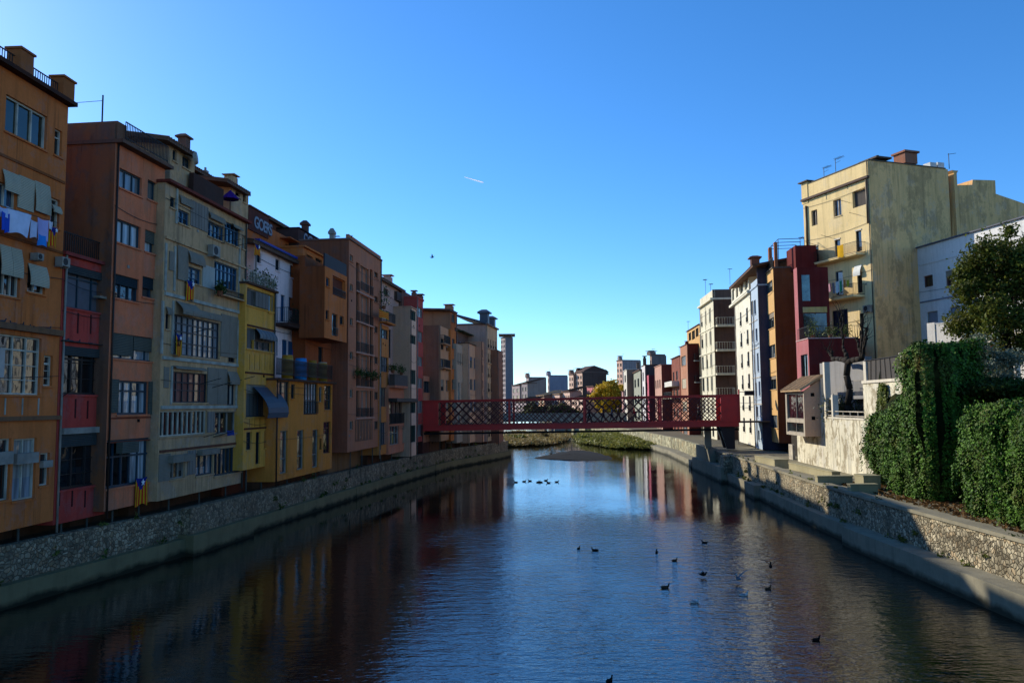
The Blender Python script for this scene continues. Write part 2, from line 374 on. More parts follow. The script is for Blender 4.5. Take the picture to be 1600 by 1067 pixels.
    def wall_mesh(s):
        pl = s.pl; m = MB(pl)
        us = sorted(set([s.u0, s.u1]+[h[i] for h in s.holes for i in (0, 1)])); zs = sorted(set([s.z0, s.z1]+[h[i] for h in s.holes for i in (2, 3)]))
        inh = lambda a, b: any(h[0] <= a <= h[1] and h[2] <= b <= h[3] for h in s.holes)
        for i in range(len(us)-1):
            run = None
            for j in range(len(zs)-1):
                op = inh((us[i]+us[i+1])/2, (zs[j]+zs[j+1])/2)
                if not op and run is None: run = zs[j]
                if run is not None and (op or j == len(zs)-2):
                    e = zs[j] if op else zs[j+1]
                    if us[i+1]-us[i] > 1e-4 and e-run > 1e-4: m.quad((us[i], run, 0), (us[i+1], run, 0), (us[i+1], e, 0), (us[i], e, 0))
                    run = None
        for a, b, c, d in s.holes:
            r = -.24
            m.quad((a, c, 0), (a, d, 0), (a, d, r), (a, c, r)); m.quad((b, c, 0), (b, c, r), (b, d, r), (b, d, 0))
            m.quad((a, d, 0), (b, d, 0), (b, d, r), (a, d, r)); m.quad((a, c, 0), (a, c, r), (b, c, r), (b, c, 0)); m.quad((a, c, r), (a, d, r), (b, d, r), (b, c, r))
        m.m = 1; D = -s.depth; a, b, c, d = s.u0, s.u1, s.z0, s.z1
        m.quad((a, c, 0), (a, d, 0), (a, d, D), (a, c, D)); m.quad((b, c, 0), (b, c, D), (b, d, D), (b, d, 0)); m.quad((a, c, D), (a, d, D), (b, d, D), (b, c, D))
        m.quad((a, d, 0), (b, d, 0), (b, d, D), (a, d, D)); m.quad((a, c, 0), (a, c, D), (b, c, D), (b, c, 0))
        return m
    def done(s, cornice=None, cm=None, ch=.16, parapet=0, base=None):
        s.wall_mesh().build('wall', [s.mat, s.side], s.root)
        for q in s.q: s._window(*q)
        if cornice: MB(s.pl).box(s.u0-.08, s.u1+.08, s.z1, s.z1+ch, -s.depth+.3, cornice).build('cornice', cm or s.mat, s.root)
        W_ = s.u1-s.u0; H_ = s.z1-s.z0
        if W_ > 1.5 and H_ > 6 and s.pl.p.length < 120:
            rr = random.Random(len(bpy.data.objects)); u = s.u0+(.12 if rr.random() < .5 else W_-.12)
            MB(s.pl).tube((u, s.z0-.3, .07), (u, s.z1, .07), .045, n=7).build('downpipe', rr.choice((BROWNF, GREYF, PROPM)), s.root, True)
            for k in range(rr.randint(2, 4)):
                z = s.z0+H_*rr.uniform(.1, .95); m = MB(s.pl); sg = rr.uniform(.05, .25); q = 8
                for i in range(q): m.tube((s.u0+W_*i/q, z-sg*math.sin(i/q*math.pi), .05), (s.u0+W_*(i+1)/q, z-sg*math.sin((i+1)/q*math.pi), .05), .014, n=4)
                m.build('cable', IRON, s.root)
            for k in range(rr.randint(2, 5)):
                a_, c_ = rr.uniform(s.u0+.3, s.u1-.5), rr.uniform(s.z0+.3, s.z1-.5)
                if all(not (h[0]-.3 < a_ < h[1]+.1 and h[2]-.3 < c_ < h[3]+.1) for h in s.holes): MB(s.pl).box(a_, a_+.16, c_, c_+.14, -.01, .03).build('vent', rr.choice((DARK, GREYF)), s.root)
        if parapet: MB(s.pl).box(s.u0, s.u1, s.z1+(ch if cornice else 0), s.z1+(ch if cornice else 0)+parapet, -.25, -.02).build('parapet', s.mat, s.root)
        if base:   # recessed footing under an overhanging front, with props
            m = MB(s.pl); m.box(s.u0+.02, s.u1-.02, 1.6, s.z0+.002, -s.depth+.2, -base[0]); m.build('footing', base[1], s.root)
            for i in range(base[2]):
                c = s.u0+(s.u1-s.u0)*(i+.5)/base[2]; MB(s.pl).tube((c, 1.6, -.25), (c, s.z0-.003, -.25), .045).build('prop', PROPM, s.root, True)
        return s
    def chimney(s, px, y0, y1, wd=.6, w=-2.5, mat=None, cap='slab'):
        a = s.pl.uz(px, y0, w); b = s.pl.uz(px, y1, w); u, z1, z0 = a[0], a[1], b[1]; m = MB(s.pl)
        hh = z1-z0; m.box(u-wd/2, u+wd/2, z0, z1-.22*hh, w-wd/2, w+wd/2)
        if cap == 'slab':
            m.box(u-wd*.42, u+wd*.42, z1-.22*hh, z1-.08*hh, w-wd*.3, w+wd*.3).box(u-wd*.68, u+wd*.68, z1-.08*hh, z1, w-wd*.68, w+wd*.68)
        elif cap == 'hood':
            m.box(u-wd*.75, u+wd*.75, z1-.22*hh, z1-.14*hh, w-wd*.75, w+wd*.75)
            m.add([(u-wd*.75, z1-.14*hh, w-wd*.75), (u+wd*.75, z1-.14*hh, w-wd*.75), (u+wd*.75, z1-.14*hh, w+wd*.75), (u-wd*.75, z1-.14*hh, w+wd*.75),
                   (u-wd*.3, z1, w-wd*.3), (u+wd*.3, z1, w-wd*.3), (u+wd*.3, z1, w+wd*.3), (u-wd*.3, z1, w+wd*.3)],
                  [(0, 1, 5, 4), (1, 2, 6, 5), (2, 3, 7, 6), (3, 0, 4, 7), (4, 5, 6, 7)])
        elif cap == 'pipe':
            m.tube((u, z1-.22*hh, w), (u, z1, w), wd*.25)
        return m.build('chimney', mat or s.side, s.root)
    def aerial(s, px, y0, y1, w=-2, arm=1.0):
        a = s.pl.uz(px, y0, w); b = s.pl.uz(px, y1, w); u, z1, z0 = a[0], a[1], b[1]; m = MB(s.pl)
        m.tube((u, z0, w), (u, z1, w), .025); m.tube((u-.15*arm, z1-.12, w), (u+arm, z1-.05, w), .018)
        for i in range(6): c = u+.1+arm*.85*i/6; m.tube((c, z1-.08, w-.3), (c, z1-.08, w+.3), .01)
        m.tube((u, z1-.45, w), (u+.6*arm, z1-.4, w), .015)
        return m.build('aerial', IRON, s.root)
    def railing(s, x0, y0, x1, y1, h=1.0, w=-.1, sp=.13, mat=None, back=0):
        """roof railing: line of its foot on the facade"""
        a = s.pl.uz(x0, y0, w); b = s.pl.uz(x1, y1, w); z = (a[1]+b[1])/2; u0, u1 = a[0], b[0]; g = MB(s.pl)
        g.box(u0, u1, z+h-.04, z+h, w-.02, w+.02).box(u0, u1, z+.06, z+.09, w-.015, w+.015)
        k = max(2, int(abs(u1-u0)/sp))
        for i in range(k+1): c = u0+(u1-u0)*i/k; g.box(c-.013, c+.013, z, z+h-.04, w-.012, w+.012)
        return g.build('roof_railing', mat or IRON, s.root)
    def tiles(s, x0, y0, x1, y1, back=4, rise=1.0, over=.35, mat=None, th=.16):
        """pitched tiled roof strip sloping up away from the river; (x0,y0)-(x1,y1) the eave"""
        a = s.pl.uz(x0, y0, over); b = s.pl.uz(x1, y1, over); z = (a[1]+b[1])/2; u0, u1 = min(a[0], b[0]), max(a[0], b[0]); m = MB(s.pl)
        m.add([(u0, z, over), (u1, z, over), (u1, z+rise, -back), (u0, z+rise, -back), (u0, z-th, over), (u1, z-th, over), (u1, z+rise-th, -back), (u0, z+rise-th, -back)],
              [(0, 1, 2, 3), (7, 6, 5, 4), (0, 4, 5, 1), (1, 5, 6, 2), (2, 6, 7, 3), (3, 7, 4, 0)])
        k = int((u1-u0)/.22)
        for i in range(k): c = u0+.11+i*(u1-u0)/max(k, 1); m.tube((c, z+.02, over+.02), (c, z+rise+.02, -back), .075, n=5)
        return m.build('roof', mat or TILE, s.root)
    def pole(s, x0, y0, dx=.1, out=1.2):
        a = s.pl.uz(x0, y0); return MB(s.pl).tube((a[0], a[1], 0), (a[0]+dx, a[1]+.3, out), .018).build('drying_pole', IRON, s.root)
    def acunit(s, x0, y0, sz=.75):
        a = s.pl.uz(x0, y0); u, z = a; m = MB(s.pl).box(u, u+sz, z-sz*.7, z, .06, .36).box(u+.03, u+.06, z-sz*.8, z-sz*.7, 0, .34).box(u+sz-.06, u+sz-.03, z-sz*.8, z-sz*.7, 0, .34)
        o = m.build('air_conditioner', GREYF, s.root); f = MB(s.pl); f.tube((u+sz*.4, z-sz*.35, .355), (u+sz*.4, z-sz*.35, .375), sz*.28, n=14).build('fan_grille', IRON, o); return o

# ------------------------------------------------------------------ water, banks, river walls
def sheet(name, pts, z, mat, kind='structure', th=0):
    m = MB(); n = len(pts)
    if th: m.prism(pts, z-th, z)
    else: m.add([(x, y, z) for x, y in pts], [tuple(range(n))])
    o = m.build(name, mat); o['kind'] = kind; return o
def water_mat():
    m, n, b = _new('river water'); b.inputs['Base Color'].default_value = (.006, .0075, .005, 1)
    b.inputs['Roughness'].default_value = .0; b.inputs['IOR'].default_value = 1.75; b.inputs['Specular IOR Level'].default_value = .75
    g = noise(n, 1.0, 3, posn(n, (.8, 2.3, 1)), .62); f = noise(n, 3.2, 3, posn(n, (1, 2.1, 1)), .6)
    calm = noise(n, .05, 4, posn(n, (1, .6, 1)), .6); cm = ramp(n, calm.outputs[0], ((.40, .3), (.58, 1)))
    s = n.nodes.new('ShaderNodeSeparateXYZ'); gg = n.nodes.new('ShaderNodeNewGeometry'); n.links.new(gg.outputs['Position'], s.inputs[0])
    def rng_(src, a0, a1, b0, b1):
        mr = n.nodes.new('ShaderNodeMapRange'); mr.interpolation_type = 'SMOOTHSTEP'
        for i, v in enumerate((a0, a1, b0, b1)): mr.inputs[i+1].default_value = v
        n.links.new(src, mr.inputs[0]); return mr.outputs[0]
    def mul(x, y):
        q = n.nodes.new('ShaderNodeMath'); q.operation = 'MULTIPLY'; n.links.new(x, q.inputs[0])
        if hasattr(y, 'links'): n.links.new(y, q.inputs[1])
        else: q.inputs[1].default_value = y
        return q.outputs[0]
    wx = n.nodes.new('ShaderNodeMath'); wx.operation = 'MULTIPLY_ADD'; wx.inputs[1].default_value = 9; n.links.new(calm.outputs[0], wx.inputs[0]); n.links.new(s.outputs[0], wx.inputs[2])
    a = mul(mul(cm, rng_(s.outputs[1], 44, 52, 1, .2)), rng_(wx.outputs[0], -6, 4, .2, 1))
    h = n.nodes.new('ShaderNodeMath'); h.operation = 'MULTIPLY_ADD'; h.inputs[1].default_value = .42; n.links.new(f.outputs[0], h.inputs[0]); n.links.new(g.outputs[0], h.inputs[2])
    h2 = n.nodes.new('ShaderNodeMath'); h2.operation = 'MULTIPLY'; n.links.new(h.outputs[0], h2.inputs[0]); n.links.new(a, h2.inputs[1])
    bump(n, b, h2.outputs[0], 1.0, .066); return m
sheet('ground', [(-3000, -300), (3000, -300), (3000, 4000), (-3000, 4000)], -1.6, concrete('#4a4338', .3))
sheet('river_water', [(-60, -80), (60, -80), (60, 1500), (-60, 1500)], 0, water_mat())
def offs(poly, w, side):
    pts = [Vector((x, y)) for y, x in poly]; out = []
    for i, p in enumerate(pts):
        d = Vector((0, 0))
        if i: d += (p-pts[i-1]).normalized()
        if i < len(pts)-1: d += (pts[i+1]-p).normalized()
        d.normalize(); out.append(p+Vector((d.y, -d.x))*w*side)
    return out
def ribbon(name, poly, w0, w1, z0, z1, mat, side, parent=None):
    a = offs(poly, w0, side); b = offs(poly, w1, side); m = MB(); n = len(a)
    vs = []
    for p, q in zip(a, b): vs += [(p.x, p.y, z0), (q.x, q.y, z0), (q.x, q.y, z1), (p.x, p.y, z1)]
    fs = [(4*i+k, 4*i+(k+1) % 4, 4*i+4+(k+1) % 4, 4*i+4+k) for i in range(n-1) for k in range(4)]+[(0, 1, 2, 3), (4*n-1, 4*n-2, 4*n-3, 4*n-4)]
    m.add(vs, fs); return m.build(name, mat, parent)
def clip(poly, y0, y1): return [(y0, interp(poly, y0))]+[p for p in poly if y0+.01 < p[0] < y1-.01]+[(y1, interp(poly, y1))]
LB = LW+[(150, -4), (230, -6), (420, -4), (1500, -2)]
RB = RW+[(84.5, 20.6), (106, 22.2), (136, 22.0), (162, 20.8), (230, 17), (420, 10), (1500, 8)]
EARTH = concrete('#564a39', .5)
sheet('left_bank', [(x-.4, y) for y, x in LB]+[(-2500, 1500), (-2500, -60)], 2.0, EARTH, th=3.5)
sheet('right_bank', [(x+.4, y) for y, x in RB][::-1]+[(2500, -60), (2500, 1500)], 2.2, concrete('#6b6350', .5), th=3.5)
STL = rubble('#a08a6e', '#6a5846', 5.8, .6); STR = rubble('#aca086', '#4e4534', 6.2, .7)
CON = concrete('#80704f', .45, '#17180f'); CONR = concrete('#8b8470', .5, '#2a2a1e'); CAPS = concrete('#8f8772', .5)
o = empty('river_wall', (-15, 38, 0), 'left river wall of crazy rubble stone above a low concrete ledge, under the overhanging houses', 'wall')
ribbon('stone_face', clip(LW, -60, 107), -.45, 0, .7, 2.12, STL, 1, o)
ribbon('ledge', clip(LW, -60, 107), -.4, .42, -1.5, .82, CON, 1, o)
for a, b, wv in ((38.0, 43.4, .85),):
    ribbon('buttress', clip(LW, a, b), .0, wv-.35, .7, 2.2, STL, 1, o); ribbon('buttress_base', clip(LW, a-.2, b+.25), -.1, wv, -1.5, .98, CON, 1, o)
for a in (60.5, 82.0): ribbon('ledge_pier', clip(LW, a, a+.5), .40, .47, -1.5, .86, CON, 1, o)
MB().box(-3.5, -1.6, 107, 109, -1.5, 2.3).build('end_pier', CON, o)
o = empty('river_wall', (19, 45, 0), 'right river wall of pale rubble stone with a stepped concrete ledge, below the walkway', 'wall')
ribbon('stone_face', clip(RW, -60, 83.9), -.45, 0, .7, 2.28, STR, -1, o)
ribbon('coping', clip(RW, -60, 83.9), -.62, .09, 2.283, 2.42, CAPS, -1, o)
ribbon('ledge', clip(RW, -60, 83.9), -.4, .5, -1.5, .84, CONR, -1, o)
for a, b, wv, zz in ((20, 39.2, .95, .90), (57.5, 60.5, .9, 1.0), (69.5, 83.9, 1.0, 1.3)):
    ribbon('ledge_block', clip(RW, a, b), -.1, wv, -1.5, zz, CONR, -1, o)
ribbon('buttress', clip(RW, 69.5, 71.0), -.1, .75, .7, 2.35, STR, -1, o)
ribbon('buttress', clip(RW, 76.5, 83.9), -.1, .55, .7, 2.6, CONR, -1, o)
o = empty('river_wall', (22, 120, 0), 'sunlit mossy far wall of the right bank beyond the red bridge', 'wall')
ribbon('stone_face', clip(RB, 84, 240), -.5, 0, -1, 2.25, rubble('#a9a386', '#6d6850', 1.6, .6), -1, o)
ribbon('wall_foot', clip(RB, 84, 128), -.1, 1.4, -1, .75, CONR, -1, o)
# walkway paving and the blocks that stand on it
o = ribbon('walkway', clip(RW, -60, 83.9), -6.5, -.622, 2.1, 2.3, concrete('#8d846b', .45), -1); structure(o)
QB = concrete('#a29878', .4)
QBLOCK = [(1205, 727, 1.0, 4.6, .55, 'low concrete kerb block on the walkway below the orange house'), (1303, 756, 2.0, .4, .42, 'dark shaded concrete step block crossing the walkway below the stained white wall'),
          (1356, 764, .9, 1.1, .72, 'square concrete block beside the ivy at the end of the stained wall'), (1348, 770, 1.4, .4, .42, 'low concrete block in front of the square block near the ivy'), (1270, 740, .5, 7.5, .4, 'long low concrete kerb along the foot of the stained white wall')]
for px, py, sx, sy, sz, lb in QBLOCK:
    g = ground(px, py, 2.3); m = MB(); m.box(g.x-sx/2, g.x+sx/2, g.y-sy/2, g.y+sy/2, 2.3, 2.3+sz); m.box(g.x-sx/2-.03, g.x+sx/2+.03, g.y-sy/2-.03, g.y+sy/2+.03, 2.3+sz, 2.36+sz)
    tag(m.build('concrete_block', QB, loc=(g.x, g.y, 2.3)), lb, 'concrete block', 'blocks on the walkway')
# gravel bar in the river
def mound(name, pts, h, mat, label=None, kind='structure', rag=.12, base=-.12):
    c = Vector((sum(p[0] for p in pts)/len(pts), sum(p[1] for p in pts)/len(pts))); N = 72; rings = 8; vs = []; fs = []
    P = [Vector(p) for p in pts]; L = len(P); o_ = []
    for k in range(N):
        t = k/N*L; i = int(t); f = t-i; p0, p1, p2, p3 = P[i-1], P[i % L], P[(i+1) % L], P[(i+2) % L]
        q = .5*((2*p1)+(p2-p0)*f+(2*p0-5*p1+4*p2-p3)*f*f+(3*p1-p0-3*p2+p3)*f**3); o_.append(q)
    for r in range(rings):
        s_ = 1-r/rings
        for k in range(N):
            q = c+(o_[k]-c)*s_*(1+random.uniform(-rag, rag)*.3*(r < 2)); z = base+h*(1-s_**2.2)+random.uniform(-.02, .02); vs.append((q.x, q.y, z))
    vs.append((c.x, c.y, h-.1)); 
    for r in range(rings-1):
        for k in range(N): fs.append((r*N+k, r*N+(k+1) % N, (r+1)*N+(k+1) % N, (r+1)*N+k))
    for k in range(N): fs.append(((rings-1)*N+k, (rings-1)*N+(k+1) % N, len(vs)-1))
    m = MB(); m.add(vs, fs); o = m.build(name, mat, smooth=True); o['kind'] = kind; return o
mound('gravel_bar', [ground(x, y).xy for x, y in ((829, 716), (850, 711), (880, 705), (905, 702.5), (935, 707), (962, 716), (940, 720), (900, 721), (860, 719))], .3, concrete('#0c0a07', .2), base=-.04)  # near-black colour paints in the backlit silhouette of the bar
def bank_patch(pts, h): return mound('grass_bank', [ground(x, y).xy for x, y in pts], h, concrete('#3a3a1c', .4))
GR1 = ((782, 697), (800, 698), (850, 697), (868, 693), (884, 688), (884, 684), (850, 681), (800, 681), (782, 684)); GR2 = ((902, 687), (915, 694), (960, 701), (1012, 703), (1035, 698), (1000, 687), (960, 682), (910, 681))
bank_patch(GR1, .42); bank_patch(GR2, .42)

# ------------------------------------------------------------------ foliage kit
def leaves(name, P, size, mat, parent=None, Nrm=None, droop=0, aspect=1.6, loc=None, sj=.35):
    """P: n x 3 points; one folded leaf at each"""
    n = len(P); A = rng.normal(size=(n, 3)); A /= np.linalg.norm(A, axis=1)[:, None]
    if Nrm is not None:
        Nn = Nrm+rng.normal(size=(n, 3))*.55; Nn /= np.linalg.norm(Nn, axis=1)[:, None]
    else: Nn = rng.normal(size=(n, 3)); Nn[:, 2] += .5; Nn /= np.linalg.norm(Nn, axis=1)[:, None]
    A[:, 2] -= droop; A -= Nn*(A*Nn).sum(1)[:, None]; A /= np.linalg.norm(A, axis=1)[:, None]+1e-9
    B = np.cross(Nn, A); s = size*(1+rng.uniform(-sj, sj, n))[:, None]
    V = np.empty((n, 4, 3)); V[:, 0] = P-A*s*.5*aspect; V[:, 1] = P+B*s*.5-Nn*s*.1; V[:, 2] = P+A*s*.5*aspect; V[:, 3] = P-B*s*.5-Nn*s*.1
    off = np.array(rootloc(parent)) if parent else np.array(loc if loc is not None else (0, 0, 0)); V -= off
    me = bpy.data.meshes.new(name); me.vertices.add(4*n); me.vertices.foreach_set('co', V.ravel())
    me.loops.add(4*n); me.loops.foreach_set('vertex_index', np.arange(4*n)); me.polygons.add(n); me.polygons.foreach_set('loop_start', np.arange(0, 4*n, 4)); me.polygons.foreach_set('loop_total', np.full(n, 4))
    at_ = me.attributes.new('rnd', 'FLOAT', 'POINT'); at_.data.foreach_set('value', np.repeat(np.clip(rng.normal(.45, .27, n), 0, 1), 4))
    me.materials.append(mat); me.update(); me.validate(); o = bpy.data.objects.new(name, me); COL.objects.link(o)
    if parent: o.parent = parent
    else: o.location = tuple(off)
    return o
def blob_pts(c, r, n, shell=.55):
    d = rng.normal(size=(n, 3)); d /= np.linalg.norm(d, axis=1)[:, None]; q = shell+(1-shell)*rng.random(n)**.6
    return np.array(c)+d*np.array(r)*q[:, None]
def limb(m, p, q, r0, r1, seg=4, wob=.08):
    p = Vector(p); q = Vector(q); L = (q-p).length; prev = p; pr = r0
    for i in range(1, seg+1):
        t = i/seg; c = p.lerp(q, t)+Vector([random.uniform(-1, 1)*wob*L*(0 if i == seg else 1) for _ in range(3)]); r = r0+(r1-r0)*t
        m.tube(prev, c, pr, r, 7); prev = c; pr = r
    return q
BARK = concrete('#4b4034', .5); BARKD = concrete('#2e2822', .6)
def tree(name, label, base, h, crown, nclump, per, leaf, mat, trunk_r=.2, lean=(0, 0), bark=None, group=None, cat='tree', csize=.3):
    """crown: (centre dx, dy, dz), (rx, ry, rz)"""
    o = empty(name, base, label, cat, group); b = Vector(base); (cx, cy, cz), (rx, ry, rz) = crown; c = b+Vector((cx, cy, cz)); m = MB()
    fork = b+Vector((lean[0], lean[1], h*.42)); limb(m, b-Vector((0, 0, .2)), fork, trunk_r, trunk_r*.7, 5, .03); P = []
    cl = blob_pts(c, (rx*.86, ry*.86, rz*.86), nclump, .35)
    for k, q in enumerate(cl):
        if k % 3 == 0: limb(m, fork+Vector((0, 0, random.uniform(-.1, .15)*h)), Vector(q), trunk_r*.35, .02, 4, .09)
        s = random.uniform(.7, 1.35)*csize; P.append(np.array(q)+rng.normal(size=(int(per*s/csize), 3))*np.array((s*rx, s*ry, s*rz*.75))*.5)
    m.build('trunk', bark or BARK, o, True); leaves('crown', np.concatenate(P), leaf, mat, o); return o
def grass_patch(name, label, pts, n, h, mat, z=.3):
    """upright blades scattered inside an outline given in photo points on the water"""
    P = [ground(x, y) for x, y in pts]; xs = [p.x for p in P]; ys = [p.y for p in P]; out = []
    def inside(x, y):
        r = False
        for i in range(len(P)):
            a, b = P[i], P[i-1]
            if (a.y > y) != (b.y > y) and x < (b.x-a.x)*(y-a.y)/(b.y-a.y)+a.x: r = not r
        return r
    cl = []
    while len(cl) < n//28:
        x, y = random.uniform(min(xs), max(xs)), random.uniform(min(ys), max(ys))
        if inside(x, y): cl.append((x, y, max(.15, .9+.9*math.sin(x*.9+y*.13)*math.sin(y*.21-x*.3)+random.uniform(-.35, .6))))
    for x, y, hh in cl:
        k = 28; q = rng.normal(size=(k, 3))*np.array((.55, .9, 0)); q[:, 0] += x; q[:, 1] += y; q[:, 2] = z+rng.random(k)*h*hh; out.append(q)
    o = leaves(name, np.concatenate(out), .15, mat, droop=.75, aspect=3.2, sj=.6, loc=(P[0].x, P[0].y, 0)); return tag(o, label, 'grass', kind='stuff')
grass_patch('reeds', 'olive green and rusty reeds on the bank under the left half of the red bridge', GR1, 60000, .5, leafm('#76663a', '#b0a068', h3='#8a5a34'))
grass_patch('reeds', 'low green waterside weeds along the right bank beneath the red bridge', GR2, 70000, .55, leafm('#5c6828', '#a39c50'))

# ------------------------------------------------------------------ left row of river houses, near to far
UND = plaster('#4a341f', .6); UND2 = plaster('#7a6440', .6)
OC = plaster('#b06a26', .45); PK = plaster('#a23a30', .45); SA = plaster('#bb7248', .35, '#8a7258', .35); CR = plaster('#a99a72', .6, '#6f6a58', .3); YL = plaster('#c09a2a', .4)
WP = paint('#a8a495', .7, .2, .2)
# L0 ochre house
h = House('river_house', 'ochre orange house at the left edge, with laundry line and a railed roof terrace', LP(92, 560, 0, 872), (-260, 560), (92, 560), (100, 163), (60, 818), 10, OC, plaster('#8a5a2a', .5))
h.win(10, 147, 72, 236, n=3, fw=.07, p=glassy('#232610', .05, .3)); h.win(86, 200, 96, 247, tr=.3, n=1)
h.win(-40, 268, 25, 330, n=4, p=glassy('#24425a')); h.panel(3, 264, 27, 306, BLW, 'rolled_blind', .03, bulge=.12); h.panel(28, 273, 51, 333, BLW, 'rolled_blind', .02); h.panel(53, 282, 75, 338, BLW, 'rolled_blind', .03, bulge=.1)
h.win(80, 308, 92, 358, n=1, tr=.3); h.panel(80, 319, 93, 336, BLW, 'rolled_blind', .02, bulge=.1)
h.win(1, 383, 30, 466, n=3); h.panel(-2, 381, 31, 436, BLW, 'rolled_blind', .03, bulge=.12, split=2); h.win(44, 411, 70, 461, n=2); h.panel(43, 411, 71, 451, BLW, 'rolled_blind', .02, bulge=.14)
h.win(-70, 512, 62, 617, n=6, tr=.24, bars=3, fw=.06, p=glassy('#3a3a38')); h.win(69, 555, 81, 603, n=1, tr=.28, bars=3)
h.panel(-4, 544, 10, 590, paint('#b8a89c', .8), 'whitewashed_pane', -.09, .02)
h.win(-25, 687, 14, 780, n=2, tr=.26); h.win(22, 686, 54, 777, n=2, tr=.27, p=CURT2); h.win(63, 708, 76, 757, n=1, tr=.3)
for a in ((-26, 708, 15, 724), (21, 709, 55, 722), (62, 720, 77, 729)): h.panel(*a, GREYF, 'blind_box', .0, .16)
h.band(-60, 212, 100, 288, .1, .05, plaster('#7a4a1c')); h.band(-60, 340, 97, 402, .1, .05, plaster('#7a4a1c')); h.band(-60, 500, 92, 521, .22, .22, plaster('#6a5236')); h.band(-60, 655, 91, 653, .16, .14, plaster('#6a5236'))
for x in (-22, 8, 35, 60): h.strip(x, 622, 648, .05, .03, WP)
h.acunit(45, 395, .35); h.acunit(84, 401, .5)
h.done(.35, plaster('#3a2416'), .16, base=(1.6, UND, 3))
a = h.pl.uz(34, 110, -.3); h2u = h.pl.uz(100, 150, -.3)
z = h.z1+.16
h.railing(-200, 0, 92, 158, .88, -.3); 
g = h.root.children[-1]; g_mesh = g.data
for x in (34, 100):
    u = h.pl.uz(x, 110 if x < 50 else 150, -.3)[0]; MB(h.pl).box(u-.42, u+.3, z, z+.98, -.6, -.05).box(u-.48, u+.36, z+.98, z+1.06, -.66, .01).build('parapet_pier', h.side, h.root)
L0 = h
# L1 crimson narrow house with terrace, and its set-back upper part
pl1 = LP(90, 620, .0, 930)
h = House('river_house', 'narrow crimson house with ribbed panels under its glazed bays, beside the salmon house', pl1, (93, 560), (171, 560), (135, 408), (120, 812), 9, PK)
h.win(104, 412, 166, 491, n=3, f=BLUEF, p=paint('#5d5a60', .7), tr=.28); h.panel(104, 413, 166, 441, BLK, 'rolled_blind', .0, .05); h.panel(146, 462, 167, 470, BLG, 'blind_box', .0, .3)
h.win(99, 540, 161, 617, n=4, f=paint('#1c1b1b'), fw=.09, tr=.26, bars=2, p=glassy('#15181a', .03, .12)); h.panel(99, 540, 161, 560, BLK, 'rolled_blind', .0, .06); h.panel(95, 533, 166, 540, BLK, 'awning_roll', .0, .2)
h.win(95, 674, 155, 756, n=3, f=paint('#1c1b1b'), fw=.09, tr=.26, bars=3); h.panel(94, 672, 156, 694, BLK, 'rolled_blind', .0, .06); h.panel(94, 669, 157, 675, GREYF, 'awning_roll', .0, .18)
for ys, ye, xs in ((486, 520, (102, 122, 142, 162)), (620, 652, (97, 118, 137, 157)), (760, 790, (93, 113, 133, 152))):
    for i, x in enumerate(xs): h.strip(x, ys+i*3, ye+i*1, .07, .025, plaster('#3c1212'))
for y in (620,): h.pole(97, y, -.2, .6); h.pole(160, 620, .4, .7)
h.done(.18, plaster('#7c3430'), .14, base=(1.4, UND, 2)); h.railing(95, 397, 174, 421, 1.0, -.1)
b = House('river_house', 'set-back crimson wall with a doorway on the terrace above the narrow crimson house', pl1.shift(-3.2), (60, 330), (136, 330), (118, 296), (118, 412), 5, plaster('#8f2f2b'))
b.win(98, 345, 112, 398, n=1, f=DARK, p=DARK, sill=False); b.win(118, 346, 126, 356, n=1, f=DARK, p=DARK); b.panel(96, 326, 134, 342, slats('#4a463c'), 'door_canopy', .0, .7); b.done(.25, TILE, .12)
# L2 salmon house
h = House('river_house', 'salmon orange six-storey house with dark framed windows and a roof terrace', LP(172, 520, .15, 935), (171, 520), (251, 520), (226, 248), (200, 791), 13, SA, plaster('#66503f', .7, '#8a5418', .45))
sb = plaster('#8a7a66')
h.win(187, 262, 221, 308, n=3, f=BLUEF, p=CURT2, lint=False); h.win(231, 280, 254, 321, n=2, f=BLUEF, p=CURT2); h.win(182.5, 341, 219, 390, n=3, f=BLUEF, p=CURT)
h.win(227, 358, 252, 401, n=2, f=BLUEF, p=CURT, blind=.5, bm=BLB); h.win(179, 427, 216, 473, n=3, f=BLUEF, p=GLASSB, blind=.36, bm=BLN); h.win(223, 431, 251.5, 470, n=2, f=BLUEF, p=GLASSB, blind=.5, bm=BLN)
h.win(174.6, 519, 246.6, 566, n=4, f=BLUEF, p=CURT2); h.panel(174.6, 519, 209, 557, BLB, 'rolled_blind', -.08); h.panel(211, 526, 246.6, 551, BLB, 'rolled_blind', -.08)
h.win(184, 594, 231, 647, n=4, f=BLUEF, fw=.09, tr=.3, p=CURT); h.panel(173, 592, 183, 645, BLB, 'shutter', .0, .07); h.panel(232, 596, 244, 647, BLB, 'shutter', .0, .07)
h.win(167, 688, 241, 751, n=6, f=BLUEF, fw=.09, tr=.36, p=CURT); h.panel(181, 691, 207, 706, BLB, 'tilted_blind', .02, .3)
for y0, y1 in ((643, 652), (684, 684)): h.band(170, y0+10, 245, y1, .06, .03, plaster('#6a3218'))
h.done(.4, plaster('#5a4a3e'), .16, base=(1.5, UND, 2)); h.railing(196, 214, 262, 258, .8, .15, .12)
u = h.pl.uz(188, 210, 0)[0]; z = h.z1+.16; MB(h.pl).box(u-.25, u+.42, z, z+.85, -3, .02).build('parapet_wall', h.side, h.root); MB(h.pl).box(h.u0-.02, h.u0+.35, z, z+.7, -12.5, -.05).build('parapet_wall', h.side, h.root)
